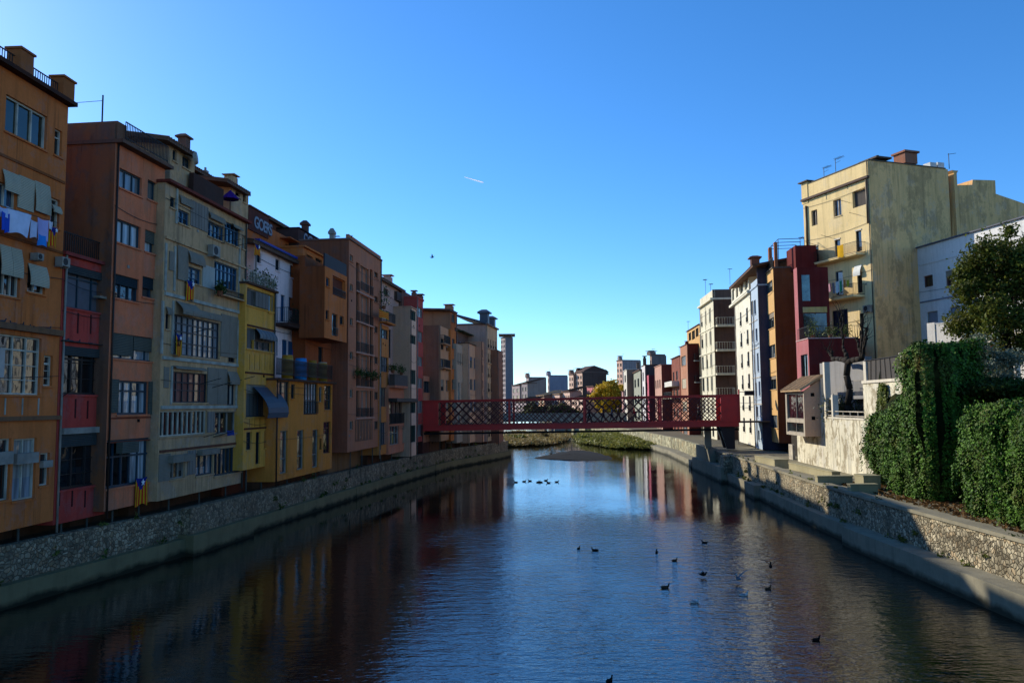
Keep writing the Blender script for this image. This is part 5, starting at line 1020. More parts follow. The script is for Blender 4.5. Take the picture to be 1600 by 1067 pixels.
# ------------------------------------------------------------------ garden terrace, ivy, trees on the right bank
DIM = .8
sheet('garden_terrace', [(25.2, 47.5), (24.6, 38), (23.2, 34), (22.4, 10), (70, 10), (70, 66), (28.5, 62)], 6.75, concrete('#4b4433', .5), th=4.7)
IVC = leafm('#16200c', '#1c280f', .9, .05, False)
def ivy(name, label, front, back, z0, top, n, leaf, size=.12, cat='ivy', bulge=.45, seed=1):
    """front: plan points (x, y) far to near of the river face; back: points closing the body; top(s) height along the face"""
    r = np.random.default_rng(seed); F = [Vector(p) for p in front]; Bk = [Vector(p) for p in back]; o = empty(name, (*F[-1], z0), label, cat)
    cx = sum((p.x for p in F+Bk))/len(F+Bk); cy = sum((p.y for p in F+Bk))/len(F+Bk)
    ring = F+Bk; m = MB(); N = len(ring); L = [0]
    for a, b in zip(ring, ring[1:]+[ring[0]]): L.append(L[-1]+(b-a).length)
    tot = L[-1]; fl = L[len(F)-1]
    def P(s):
        q, a = P0(s); b = P0(s-.55)[1]+P0(s+.55)[1]+a; return q, b.normalized()
    def P0(s):
        s %= tot
        for i in range(N):
            if s <= L[i+1]: t = (s-L[i])/(L[i+1]-L[i]); q = ring[i].lerp(ring[(i+1) % N], t); d = (ring[(i+1) % N]-ring[i]).normalized(); return q, Vector((-d.y, d.x))
        return ring[0], Vector((0, 0))
    sgn = 1
    q, nn = P(.1)
    if nn.dot(Vector((cx, cy))-q) > 0: sgn = -1
    ph = r.uniform(0, 6, 12)
    def H(s): return top(min(s/fl, 1.0) if s <= fl+2.5 else 1.0)
    def off(s, z, h):
        t = (z-z0)/(h-z0); strand = .2*math.sin(s*.8+z*1.1+ph[6])*math.sin(z*1.7+ph[7])+.16*math.sin(s*3.1+ph[0]+.5*math.sin(z*.9+ph[1]))+.11*math.sin(s*6.7+ph[2]+.7*math.sin(z*1.3))+.12*math.sin(s*1.3+ph[3]+z*.5)
        return bulge*(.75*math.sin(min(1, t*1.05)*math.pi*.8)+.15)+strand*(.4+.6*min(1, 3*(1-t)+.3))-(.6*max(0, t-.93)/.07)**2*.6
    S_ = 90; Z_ = 10; vs = []; fs = []
    for i in range(S_):
        s = tot*i/S_; h = H(s); q, nn = P(s)
        for j in range(Z_+1): z = z0-.1+(h-.12-z0)*j/Z_; w = off(s, max(z, z0), h)-.16; vs.append((q.x+nn.x*sgn*w, q.y+nn.y*sgn*w, z))
    for i in range(S_):
        for j in range(Z_): a = i*(Z_+1)+j; b = ((i+1) % S_)*(Z_+1)+j; fs.append((a, b, b+1, a+1))
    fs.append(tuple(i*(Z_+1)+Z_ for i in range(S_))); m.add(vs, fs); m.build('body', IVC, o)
    PP = np.empty((n, 3)); NN = np.empty((n, 3)); k = 0
    while k < n:
        if r.random() < .14:   # top
            s = r.uniform(0, fl); h = H(s); q, nn = P(s); dd = r.uniform(0, 1)**1.5*3.2; PP[k] = (q.x-nn.x*sgn*dd, q.y-nn.y*sgn*dd, h-.15+.22*math.sin(s*2.2+ph[4])*math.sin(dd*2+ph[5])+r.uniform(-.05, .25)); NN[k] = (0, 0, 1)
        else:
            s = r.uniform(-.6, min(tot-.6, fl+6)); h = H(s); q, nn = P(s); z = z0+(h-z0)*r.random(); w = off(s, z, h)+r.normal()*.07; PP[k] = (q.x+nn.x*sgn*w, q.y+nn.y*sgn*w, z+r.normal()*.03); NN[k] = (nn.x*sgn, nn.y*sgn, .55)
        k += 1
    SP = []; SN = []   # loose trailing stems
    for _ in range(int(n/260)):
        s = r.uniform(0, min(tot, fl+4)); h = H(s); q, nn = P(s); t0 = r.random()**.6; z = z0+.5+(h-z0-.4)*t0; w = off(s, z, h); ln = r.uniform(.4, 1.5); o2 = r.uniform(.12, .5)
        for i in range(int(ln*34)):
            f = i/(ln*34); zz = z+.25*math.sin(f*3)*(1-t0*.3)-ln*f*f*1.1; ww = w+o2*math.sin(min(1, f*1.5)*1.57)
            if zz < z0+.05: break
            SP.append((q.x+nn.x*sgn*ww+r.normal()*.05, q.y+nn.y*sgn*ww+r.normal()*.07, zz)); SN.append((nn.x*sgn, nn.y*sgn, .4))
    PP = np.concatenate([PP, np.array(SP)]); NN = np.concatenate([NN, np.array(SN)])
    leaves('foliage', PP, size, leaf, o, NN, .75, 1.35, sj=.6); return o
IVL = leafm('#1d320b', '#5a8226', .6, .12, False); IVD = leafm('#1d2c10', '#3c5520', .6, .12)
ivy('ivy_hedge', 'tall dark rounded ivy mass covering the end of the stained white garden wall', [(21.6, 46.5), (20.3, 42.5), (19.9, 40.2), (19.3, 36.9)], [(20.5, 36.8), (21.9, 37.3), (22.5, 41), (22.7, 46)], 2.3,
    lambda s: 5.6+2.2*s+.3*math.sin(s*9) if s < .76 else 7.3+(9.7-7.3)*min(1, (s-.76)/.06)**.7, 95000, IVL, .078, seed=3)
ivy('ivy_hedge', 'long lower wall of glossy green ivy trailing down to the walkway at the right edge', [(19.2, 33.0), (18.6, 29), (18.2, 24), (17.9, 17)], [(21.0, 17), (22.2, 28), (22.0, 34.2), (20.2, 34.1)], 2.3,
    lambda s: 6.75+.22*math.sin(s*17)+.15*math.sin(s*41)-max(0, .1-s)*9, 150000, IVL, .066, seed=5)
v = wp
P = []; Nn = []
for k in range(4200):   # thin creeper hanging on the white wall left of the ivy
    u = W(1382, 640)[0]+random.gauss(0, .85); z = random.uniform(3.2, zB-.1); t = (zB-z)/(zB-3)
    if abs(u-W(1386, 640)[0]+.3*t) > .35+.9*min(1, t*1.6): continue
    P.append(tuple(wp.W(u, z, .1+random.random()*.22))); Nn.append((wp.n.x, wp.n.y, .5))
o = leaves('creeper', np.array(P), .13, leafm('#3f4d17', '#7d8a35'), None, np.array(Nn), .8, loc=P[0]); tag(o, 'yellow-green creeper climbing the stained white wall beside the dark ivy', 'creeper')
P = []
for k in range(2600): g = (random.uniform(18.0, 20.6), random.uniform(26, 46)); P.append((g[0]+(g[1]-30)*.035, g[1], 2.31+random.random()*.05))
tag(leaves('leaf_litter', np.array(P), .11, leafm('#4a3320', '#7a5c38', .8, .1), None, None, 0, loc=P[0]), 'brown fallen leaves and twigs scattered along the foot of the ivy', 'leaf litter', kind='stuff')
g = at(1584, 600, 47)
tree('broadleaf_tree', 'green leafy tree at the right edge, standing in front of the pale lavender building', (g.x, g.y, 6.75), 12.2, ((0, 0, 6.0), (3.6, 3.2, 5.4)), 84, 400, .125, leafm('#34401a', '#767b2a', .6, .15), .24, (-.2, 0), BARKD, csize=.17)
g = at(1534, 620, 42); tree('olive_shrub', 'silvery grey-green olive shrub between the ivy and the leafy tree', (g.x, g.y, 6.75), 3.6, ((0, 0, 2.1), (2.1, 1.8, 1.75)), 34, 300, .085, leafm('#59614a', '#8d937c', .5), .09, (0, 0), BARK, cat='shrub', csize=.25)
g = at(1585, 630, 36); tree('garden_shrub', 'dark green clipped shrub at the right edge under the leafy tree', (g.x, g.y, 6.6), 1.8, ((0, 0, .9), (2.6, 1.6, .75)), 30, 330, .1, IVD, .07, (0, 0), BARK, cat='shrub', csize=.25)
g = at(1512, 640, 37.5); tree('garden_shrub', 'low dark shrub behind the gap between the two ivy masses', (g.x, g.y, 6.3), 1.6, ((.4, 0, .6), (1.3, 1.2, .7)), 18, 240, .1, IVD, .06, (0, 0), BARK, cat='shrub', csize=.28)
g = at(955, 640, 215); tree('plane_tree', 'bright yellow autumn plane tree beyond the red bridge', (g.x, g.y, 2.2), 12, ((0, 0, 6.2), (5.6, 5, 5.6)), 60, 260, .42, leafm('#b08f1c', '#e6c440', h3='#c89a20', amt=.3), .35, csize=.2)
for i, (px, D, s_) in enumerate(((832, 225, 1), (852, 228, .85), (872, 222, .95), (889, 226, .8))):
    g = at(px, 640, D); tree('riverside_tree', ('first', 'second', 'third', 'fourth')[i]+' from the left of the dull green trees seen through the bridge lattice', (g.x, g.y, 2.0), 6*s_, ((0, 0, 2.9*s_), (3.2, 3, 2.8*s_)), 26, 160, .35, leafm('#39401f', '#68683a'), .2, group='dull green trees behind the bridge', csize=.26)
# bare pollarded tree on the terrace of the stained wall
o = empty('pollarded_tree', wp.W(W(1327, 645, -1.3)[0], zA-1, -1.3), 'bare dark pollarded tree with knotted stubs, rising from behind the stained white wall', 'tree'); m = MB(); base = wp.W(W(1327, 645, -1.3)[0], zA-1, -1.3)
B = lambda x, y: wp.W(*W(x, y, -1.3), -1.3)
k0 = B(1325, 566); limb(m, base, k0, .24, .22, 5, .02)
for (x, y), r0, subs in (((1301, 561), .2, ((1294, 549), (1299, 551))), ((1347, 560), .24, ((1343, 520), (1347, 508), (1352, 515), (1357, 528), (1338, 530))), ((1317, 540), .1, ((1315, 500), (1318, 492)))):
    e = limb(m, k0, B(x, y), .2, r0*.8, 4, .04)
    for sx, sy in subs:
        f = limb(m, e, B(sx, sy)+Vector((0, random.uniform(-.5, .5), 0)), r0*.55, .07, 4, .04); m.tube(f-Vector((0, 0, .1)), f+Vector((0, 0, .14)), .12, .09, 8)
        for q in range(5): g = f+Vector((random.uniform(-.7, .7), random.uniform(-.5, .5), random.uniform(.1, 1.3))); limb(m, f, g, .025, .008, 3, .08)
m.build('trunk', BARKD, o, True)
P = np.array([tuple(B(1328, 637)+Vector((random.gauss(0, .7), random.gauss(0, .4)+1, random.gauss(-.1, .45)))) for _ in range(1500)]); o = leaves('shrub', P, .11, leafm('#2c3818', '#6d7358'), loc=tuple(base)); tag(o, 'small variegated shrub on the terrace under the pollarded tree', 'shrub')

# ------------------------------------------------------------------ cloths, flags
def clothm(h): 
    key = ('cl', h)
    if key in MATS: return MATS[key]
    m, n, b = _new('cloth '+h); c = hexc(h); x = noise(n, 3, 3, posn(n)); a = mixc(n, ramp(n, x.outputs[0], ((.4, 0), (.7, .4))), c, tuple(v*.6 for v in c)); n.links.new(a, b.inputs['Base Color']); b.inputs['Roughness'].default_value = .9; b.inputs['Specular IOR Level'].default_value = .1
    MATS[key] = m; return m
def cloth(name, label, pl, x0, y0, x1, y1, mat, w=.35, cat='laundry', group=None, flag=None, taper=0, fold=.06):
    """hanging cloth between two photo points; flag: 'star' = blue field with a star, 'bars' = stripes only"""
    a = pl.uz(x0, y0, w); b = pl.uz(x1, y1, w); u0, u1, z1, z0 = a[0], b[0], a[1], b[1]; NU, NZ = 18, 14; m = MB(pl); ph = random.uniform(0, 6); fr = random.uniform(5, 8)/max(.4, u1-u0)*.8
    def pt(i, j, s): t = j/NZ; f = i/NU; uu = u0+(u1-u0)*(f+(.5-f)*taper*t); return (uu, z1+(z0-z1)*t*(1-.05*math.sin(f*7+ph))-.04*math.sin(f*math.pi)*(1-t), w+fold*math.sin(f*(u1-u0)*fr+ph)*(.3+.7*t)+s)
    for s in (0, -.012):
        for j in range(NZ):
            for i in range(NU):
                q = [pt(i, j, s), pt(i+1, j, s), pt(i+1, j+1, s), pt(i, j+1, s)]; m.m = 0
                if flag:
                    m.m = 1 if (i//2) % 2 else 0
                    if flag == 'star' and j < 6 and abs(i+.5-NU/2) < NU/2*(1-j/6)+.3: m.m = 2
                    if flag == 'hbars': m.m = 1 if (j//2) % 2 else 0
                m.add(q, [(0, 1, 2, 3)])
    o = m.build(name, [FY, FR, FB] if flag else mat, None, True, loc=pl.W(u0, z1, w)); tag(o, label, cat, group)
    if flag == 'star':
        st = MB(pl); c = pt(NU/2, 2.2, .03); r = (u1-u0)*.2; vs = [(c[0]+(r if k % 2 == 0 else r*.42)*math.sin(k*math.pi/5), c[1]+(r if k % 2 == 0 else r*.42)*math.cos(k*math.pi/5)) for k in range(10)]
        st.prism(vs, c[2]+fold, c[2]+fold+.01); st.build('star', clothm('#e8e8e8'), o)
    return o
FY, FR, FB = clothm('#c8941c'), clothm('#c0221c'), clothm('#1f2c70')
LG = 'laundry on the ochre house line'
for x0, y0, x1, y1, c, lb, tp in ((-2, 321, 11, 341, '#a9b8dc', 'pale blue shirt at the left end of the ochre house laundry line', 0), (3, 330, 14, 364, '#2b4fb4', 'bright blue cloth behind the big white sheet on the laundry line', 0), (11, 322, 48, 372, '#c8cde0', 'big white sheet sagging on the laundry line of the ochre house', .25),
                                (49, 343, 60, 374, '#b9bcd0', 'white shirt hanging right of the big white sheet', .2), (59, 339, 74, 378, '#a9a2cc', 'lilac trousers pegged on the ochre house laundry line', .15), (61, 365, 72, 386, '#2f7fc8', 'sky blue towel hanging low under the lilac trousers', 0), (76, 344, 83, 361, '#c8c4cc', 'small white tee at the right end of the laundry line', 0)):
    cloth('hanging_laundry', lb, L0.pl, x0, y0, x1, y1, clothm(c), .55, group=LG, taper=tp)
a, b = L0.pl.uz(-10, 318, .55), L0.pl.uz(92, 349, .55); MB(L0.pl).tube((a[0], a[1], .55), (b[0], b[1], .55), .012).build('washing_line', IRON, L0.root)
cloth('striped_flag', 'faded striped flag with a blue starred corner hanging by the ochre house laundry', L0.pl, 78, 352, 89, 388, None, .5, 'flag', flag='star')
FG = 'starred stripe flags on the left row'
cloth('striped_flag', 'red and yellow flag with blue starred top, below the lowest salmon house window', L2.pl, 213, 747, 228, 787, None, .12, 'flag', FG, 'star')
cloth('striped_flag', 'red and yellow starred flag hanging from the cream gallery house, upper floor', L3.pl, 293, 437, 304, 471, None, .2, 'flag', FG, 'star')
f = cloth('striped_banner', 'faded yellow and blue banner numbered 27 on the cream gallery house', L3.pl, 275, 521, 284, 557, None, .25, 'banner', None, 'star')
cloth('striped_flag', 'small striped flag draped on the balcony beside the blue-white house', L4b.pl, 399, 381, 406, 401, None, .5, 'flag', FG, 'star')
cloth('striped_banner', 'red and yellow barred banner across a planted balcony of the slim ochre house', L8.pl, 593, 483, 607, 500, None, .75, 'banner', None, 'hbars')
cloth('hanging_laundry', 'dark blue rag on a pole of the cream gallery house', L3.pl, 355, 672, 365, 680, clothm('#2b3a7a'), .6)
def text(pl, u, z, w, s, size, mat, parent, off=0, ext=.004, shear=0, name='graffiti'):
    c = bpy.data.curves.new(name, 'FONT'); c.body = s; c.size = size; c.extrude = ext; c.offset = off; c.shear = shear; c.space_character = .82; c.materials.append(mat)
    t_ = bpy.data.objects.new('t', c); me = bpy.data.meshes.new_from_object(t_); bpy.data.objects.remove(t_); me.name = name; me.materials.clear(); me.materials.append(mat)
    o = bpy.data.objects.new(name, me); COL.objects.link(o); o.parent = parent; n3 = Vector((pl.n.x, pl.n.y, 0)); d3 = Vector((pl.d.x, pl.d.y, 0))
    M = Matrix((d3, Vector((0, 0, 1)), n3)).transposed().to_4x4(); M.translation = pl.W(u, z, w)-rootloc(parent); o.matrix_local = M; return o
GW, GB = paint('#868b95', .8), paint('#1c2338', .8)
a = GRAF.pl.uz(396.5, 354); text(GRAF.pl, a[0], a[1], .012, 'GOERS', 1.1, GB, GRAF.root, .07); text(GRAF.pl, a[0], a[1], .03, 'GOERS', 1.1, GW, GRAF.root, .025)
a = GRAF2.pl.uz(472, 388); text(GRAF2.pl, a[0], a[1], .012, 'SOUK', 1.9, GB, GRAF2.root, .06, shear=.2); text(GRAF2.pl, a[0], a[1], .03, 'SOUK', 1.9, GW, GRAF2.root, .0, shear=.2)
a = GRAF3.pl.uz(717, 540); text(GRAF3.pl, a[0], a[1]-.6, .03, 'COR 28', 1.6, paint('#7c7c84', .8), GRAF3.root, .02)
a = L3.pl.uz(276.5, 540, .35); text(L3.pl, a[0], a[1], .36, '27', .42, DARK, f, .01, name='numerals')
TG = 'tower house balcony laundry'
for x0, y0, x1, y1, c, lb in ((1286.5, 446, 1292, 456, '#d8dcdc', 'leftmost white cloth on the lower tower house balcony'), (1293, 443.5, 1299, 455, '#d8a8bc', 'pink cloth on the lower tower house balcony'), (1300, 442, 1304.5, 458, '#8f949c', 'grey towel drying on the lower tower house balcony'), (1305.5, 440, 1310.5, 457, '#dde2e0', 'white towel drying left of the green cloth on the tower balcony'),
                          (1311.5, 438.5, 1316, 455, '#3f9a6c', 'green cloth on the lower tower house balcony'), (1318, 437, 1321.5, 449, '#c8743c', 'orange cloth on the lower tower house balcony'), (1322.5, 437.5, 1327, 447, '#b8a830', 'mustard yellow cloth at the right end of the lower tower balcony line'), (1308, 384, 1318, 401, '#cf9a1c', 'golden yellow towel over the rail of the upper tower house balcony')):
    cloth('hanging_laundry', lb, TWR.pl, x0, y0, x1, y1, clothm(c), 1.3 if y0 > 400 else 1.08, group=TG, fold=.03)

# ------------------------------------------------------------------ potted plants, barrels, parasol
def pot(label, p, r=.35, h=.5, mat=None, col='#8a4a2c', n=260, tall=1.0):
    o = empty('potted_plant', p, label, 'plant', 'potted plants on the balconies'); m = MB(); p = Vector(p); m.tube(p, p+Vector((0, 0, .28)), .13, .18, 10); m.build('pot', paint(col, .8), o)
    c = np.array(p)+np.array((0, 0, .28+h*.5)); leaves('foliage', c+rng.normal(size=(n, 3))*np.array((r, r, h*tall))*.5, .09, mat or leafm('#26361a', '#55682a'), o); return o
def fp(pl, px, py, w): a = pl.uz(px, py, w); return pl.W(a[0], a[1], w)
for pl, x, y, w, r, h, lb in ((L4.pl, 397, 448, -.4, .4, .5, 'bushy plant left on the narrow yellow house terrace'), (L4.pl, 413, 454, -.3, .35, .6, 'plant in the middle of the narrow yellow house terrace'), (L4.pl, 424, 458, -.3, .35, .5, 'plant at the right end of the yellow house terrace'),
                              (L4b.pl, 464, 514, .6, .45, .8, 'large dark plant on the blue-white house balcony'), (L4b.pl, 473, 517, .6, .4, .6, 'plant at the right corner of the blue-white house balcony'), (L8.pl, 600, 483, .3, .6, 1.2, 'leafy shrub above the barred banner of the slim ochre house'),
                              (L7.pl, 562, 592, .45, .4, .35, 'left trailing plant on the terracotta block loggia'), (L7.pl, 575, 594, .45, .5, .35, 'wide trailing plant in the middle of the terracotta block loggia'), (L7.pl, 585, 595, .45, .4, .35, 'right trailing plant on the terracotta block loggia'),
                              (L3.pl, 344, 463, .5, .25, .3, 'small flowering plant on the cream gallery house shelf'), (L8.pl, 614, 583, .7, .4, .35, 'left plant on the boxed balcony beneath the beige house end'), (L8.pl, 627, 586, .9, .35, .4, 'right plant on the boxed balcony beneath the beige house end')):
    pot(lb, fp(pl, x, y, w), r, h)
for k, (u, w_, lb) in enumerate(((-.7, -.6, 'tall agave-like plant at the pink corner of the red terrace deck'), (-.5, -2.0, 'round plant near the middle of the red terrace deck'), (-.6, -3.2, 'bushy plant at the inner end of the red terrace deck'))):
    pot(lb, TER.pl.W(TER.u1+u, TER.z1+.08, w_), .5, .9 if k == 0 else .6, leafm('#33421c', '#6f7d38'))
for x0, x1, y0, y1, c, lb in ((445, 453, 557, 580, '#b07c14', 'leftmost yellow barrel on the golden ochre house terrace'), (466, 474, 562, 585, '#1d86c8', 'bright blue barrel on the golden ochre house terrace'), (484.5, 490.5, 565, 587, '#a87814', 'yellow barrel in the middle right of the golden ochre terrace'), (500, 506.5, 568, 589, '#a87814', 'rightmost yellow barrel with a white lid on the ochre terrace')):
    a = L5.pl.uz(x0, y1, -.5); b = L5.pl.uz(x1, y0, -.5); u = (a[0]+b[0])/2; r = abs(b[0]-a[0])/2*.9; z = L5.z1+.14; hh = b[1]-z; m = MB(L5.pl); prof = ((0, .9), (.06, 1), (.3, 1.05), (.34, .98), (.66, .98), (.7, 1.05), (.94, 1), (1, .9))
    for (t0, r0), (t1, r1) in zip(prof, prof[1:]): m.tube((u, z+hh*t0, -.5), (u, z+hh*t1, -.5), r*r0, r*r1, 14)
    o = empty('barrel', L5.pl.W(u, z, -.5), lb, 'barrel', 'barrels on the ochre house terrace'); m.build('drum', paint(c, .5), o, True); MB(L5.pl).tube((u, z+hh, -.5), (u, z+hh+.06, -.5), r*.95, n=14).build('lid', WHITEF if 'white lid' in lb else paint(c, .5), o, True)
p = fp(L3.pl, 360, 297, -.2)-Vector((0, 0, 2.05)); o = empty('parasol', p, 'purple parasol on the roof terrace of the cream gallery house', 'parasol'); m = MB(); m.tube(p, p+Vector((0, 0, 2.0)), .025); m.build('pole', IRON, o); m = MB(); t = p+Vector((0, 0, 2.05))
for k in range(8):
    a0, a1 = k*math.pi/4, (k+1)*math.pi/4; m.add([t, t+Vector((.5*math.cos(a0), .5*math.sin(a0), -.5)), t+Vector((.5*math.cos(a1), .5*math.sin(a1), -.5)), t+Vector((0, 0, -.06)), t+Vector((.49*math.cos(a0), .49*math.sin(a0), -.55)), t+Vector((.49*math.cos(a1), .49*math.sin(a1), -.55))], [(0, 1, 2), (5, 4, 3), (1, 4, 5, 2)])
m.build('canopy', clothm('#3a1c6a'), o)

# ------------------------------------------------------------------ birds
UPZ = Vector((0, 0, 1))
def bird(name, label, p, hd, L, cb, ch, cw=None, wings=0, group=None, float_=True, cat='duck'):
    L = L*.82 if cat != 'pigeon' else L
    """body along heading hd; one lofted skin from tail over back and neck to bill"""
    p = Vector(p); f = Vector((math.sin(hd), math.cos(hd), 0)); s = Vector((f.y, -f.x, 0)); o = empty(name, p, label, cat, group); m = MB(); up = UPZ
    def Q(a, z): return p+f*a*L+up*z*L
    R_ = [(Q(-.52, .16), .02, .015), (Q(-.44, .15), .06, .03), (Q(-.28, .10), .13, .09), (Q(-.05, .08), .17, .13), (Q(.14, .09), .165, .13), (Q(.28, .13), .12, .11), (Q(.35, .21), .07, .07), (Q(.37, .29), .055, .055), (Q(.385, .35), .065, .06), (Q(.42, .385), .065, .055), (Q(.465, .37), .035, .03)]
    rings = []
    for i, (c, a, b) in enumerate(R_):
        t = (R_[min(i+1, 10)][0]-R_[max(i-1, 0)][0]).normalized(); rings.append((c, a*L, b*L, s, t.cross(s).normalized()))
    m.loft(rings, 10); m.build('body', cb, o, True)
    m = MB(); m.loft([(Q(.45, .365), .028*L, .018*L, s, up), (Q(.50, .352), .024*L, .012*L, s, up), (Q(.545, .345), .012*L, .006*L, s, up)], 8); m.build('bill', paint('#7a6218', .5), o, True)
    m = MB(); m.loft([(Q(.36, .32), .066*L, .062*L, s, f), (Q(.385, .365), .072*L, .07*L, s, f), (Q(.395, .41), .05*L, .05*L, s, f), (Q(.395, .43), .01*L, .01*L, s, f)], 8); m.build('head_plumage', ch, o, True)
    for sg in (-1, 1):
        m = MB()
        if wings: 
            sp_ = 1.05*L*wings; r = []
            for k in range(6): t = k/5; c = Q(.06-.22*t*t, .17)+s*sg*(sp_*t)+up*L*(.55*math.sin(t*1.8)*wings); r.append((c, (.15*(1-t)**.7+.015)*L, .012*L, f, up))
            m.loft(r, 8)
        else: m.loft([(Q(.16, .13)+s*sg*.12*L, .03*L, .02*L, up, s), (Q(.0, .13)+s*sg*.155*L, .085*L, .025*L, up, s), (Q(-.2, .14)+s*sg*.12*L, .06*L, .02*L, up, s), (Q(-.42, .17)+s*sg*.03*L, .01*L, .008*L, up, s)], 8)
        m.build('wing', cw or cb, o, True)
    return o
MB_, MH, GW_, GG = clothm('#4a3a2a'), clothm('#1c2a1c'), clothm('#c4c4c0'), clothm('#7c7f84'); MD = clothm('#1a1714')
DG = 'ducks and gulls on the river'
for px, py, hd, L, cb, ch, cw, wg, z, cat, lb in ((904, 857, 30, .42, MD, MD, MD, 0, 0, 'duck', 'dark duck on the bright water left of centre, leftmost of a pair'), (930, 860, -80, .5, MD, MD, MD, 0, 0, 'duck', 'dark duck facing left, right-hand one of the pair near centre'), (1026, 863, 10, .45, MD, MH, MD, 0, 0, 'duck', 'small dark duck seen from behind in the middle of the river'),
        (1054, 876, 60, .45, MB_, MH, MB_, 0, 0, 'duck', 'brown duck facing right just below the small dark duck'), (1101, 848, -60, .45, MD, MD, MD, 0, 0, 'duck', 'dark duck in the reflection of the right-hand houses'), (1039, 918, 80, .5, MB_, MB_, MB_, 0, 0, 'duck', 'mottled brown duck swimming right, left of the white gull'),
        (1085, 941, 75, .5, GW_, GW_, GG, 0, 0, 'gull', 'white gull sitting on the water, nearest to the viewer'), (1162, 930, 85, .48, GW_, GW_, GG, 0, 0, 'gull', 'grey and white gull swimming right of the white gull'), (1200, 920, 60, .46, MB_, MB_, MB_, 0, 0, 'duck', 'dim brown duck right of the swimming gulls'),
        (1098, 898, 120, .46, MD, MD, MD, .35, .1, 'duck', 'dark bird with half raised wings in the middle of the flock'), (1204, 886, 20, .55, MD, MD, MD, 1.0, .25, 'duck', 'dark bird lifting off with both wings raised'), (1154, 905, -10, .55, GG, GW_, GG, 1.25, .15, 'gull', 'gull skimming the water with long outspread wings'),
        (1275, 1000, 70, .42, MD, MD, MD, 0, 0, 'duck', 'dark duck alone in the shaded water at lower right'), (952, 1064, 40, .4, MD, MD, MD, 0, 0, 'duck', 'dark duck at the bottom edge of the picture'), (861, 709, 80, .6, MD, MD, MD, 0, .32, 'duck', 'dark duck resting on the gravel bar')):
    g = ground(px, py, z); bird('duck' if cat == 'duck' else 'gull', lb, (g.x, g.y, z-.01), R(hd), L, cb, ch, cw, wg, DG, cat=cat)
w_o = ('first', 'second', 'third', 'fourth', 'fifth', 'sixth', 'seventh', 'eighth')
for i, px in enumerate((806, 819, 828, 841, 845, 853, 857, 870)):
    g = ground(px, 753+random.uniform(-2.5, 2.5)); bird('duck', w_o[i]+' duck from the left in the distant row below the gravel bar', (g.x, g.y, 0), R(80 if i % 2 else -80), .55, MD, MD, group='distant row of ducks')
PGc = clothm('#3c4048')
for i, (px, pl_, py, w_) in enumerate(((3, L0.pl, 503, .12), (21, L0.pl, 507, .12), (34, L0.pl, 509, .12), (50, L0.pl, 512, .12), (75, L0.pl, 515, .12), (102, pl1, 533.5, .1), (110, pl1, 534, .1), (122, pl1, 535.5, .1), (141, pl1, 538, .1))):
    b = fp(pl_, px, py, w_); z = b.z
    bird('pigeon', (('first', 'second', 'third', 'fourth', 'fifth')[i % 5] if i < 5 else ('first', 'second', 'third', 'fourth')[i-5])+(' pigeon from the left on the ochre house ledge' if i < 5 else ' pigeon from the left on the crimson house awning roll'), b, R((40, 200, 120, 300, 10)[i % 5]), .32, PGc, PGc, group='pigeons on the ledges', cat='pigeon')
b = L7.pl.W(L7.u0+.6, L7.z1+.26, -.15); bird('gull', 'gull perched on the roof corner of the terracotta apartment block', b, R(70), .6, MD, MD, cat='gull')
b = at(675, 403, 70); bird('gull', 'tiny gull flying in the open sky above the left row', b, R(80), .5, MD, MD, MD, .9, cat='gull')
a, b = at(726, 277, 2600), at(755, 285.5, 2600); m = MB(); m.tube(a, b, .9, 2.2, 8); tm, tn, tb = _new('vapour'); tr_ = tn.nodes.new('ShaderNodeBsdfTranslucent'); tr_.inputs[0].default_value = (.95, .95, .95, 1); tn.links.new(tr_.outputs[0], tn.nodes['Material Output'].inputs[0])
o = m.build('contrail', tm, loc=a); tag(o, 'short white vapour trail high in the clear sky', 'contrail')

# ------------------------------------------------------------------ people crossing the footbridge
def personmat(jk, tr, sk='#8c5f48'):
    m, n, b = _new('clothing '+jk); tc = n.nodes.new('ShaderNodeTexCoord'); s = n.nodes.new('ShaderNodeSeparateXYZ'); n.links.new(tc.outputs['Object'], s.inputs[0])
    dv = n.nodes.new('ShaderNodeMath'); dv.operation = 'DIVIDE'; dv.inputs[1].default_value = 2; n.links.new(s.outputs[2], dv.inputs[0])
    r = n.nodes.new('ShaderNodeValToRGB'); r.color_ramp.interpolation = 'CONSTANT'; e = r.color_ramp.elements
    while len(e) < 4: e.new(.5)
    for el, (p_, c) in zip(e, ((0, '#15120f'), (.04, tr), (.44, jk), (.735, sk))): el.position = p_; el.color = (*hexc(c), 1)
    n.links.new(dv.outputs[0], r.inputs[0]); n.links.new(r.outputs[0], b.inputs['Base Color']); b.inputs['Roughness'].default_value = .85; return m
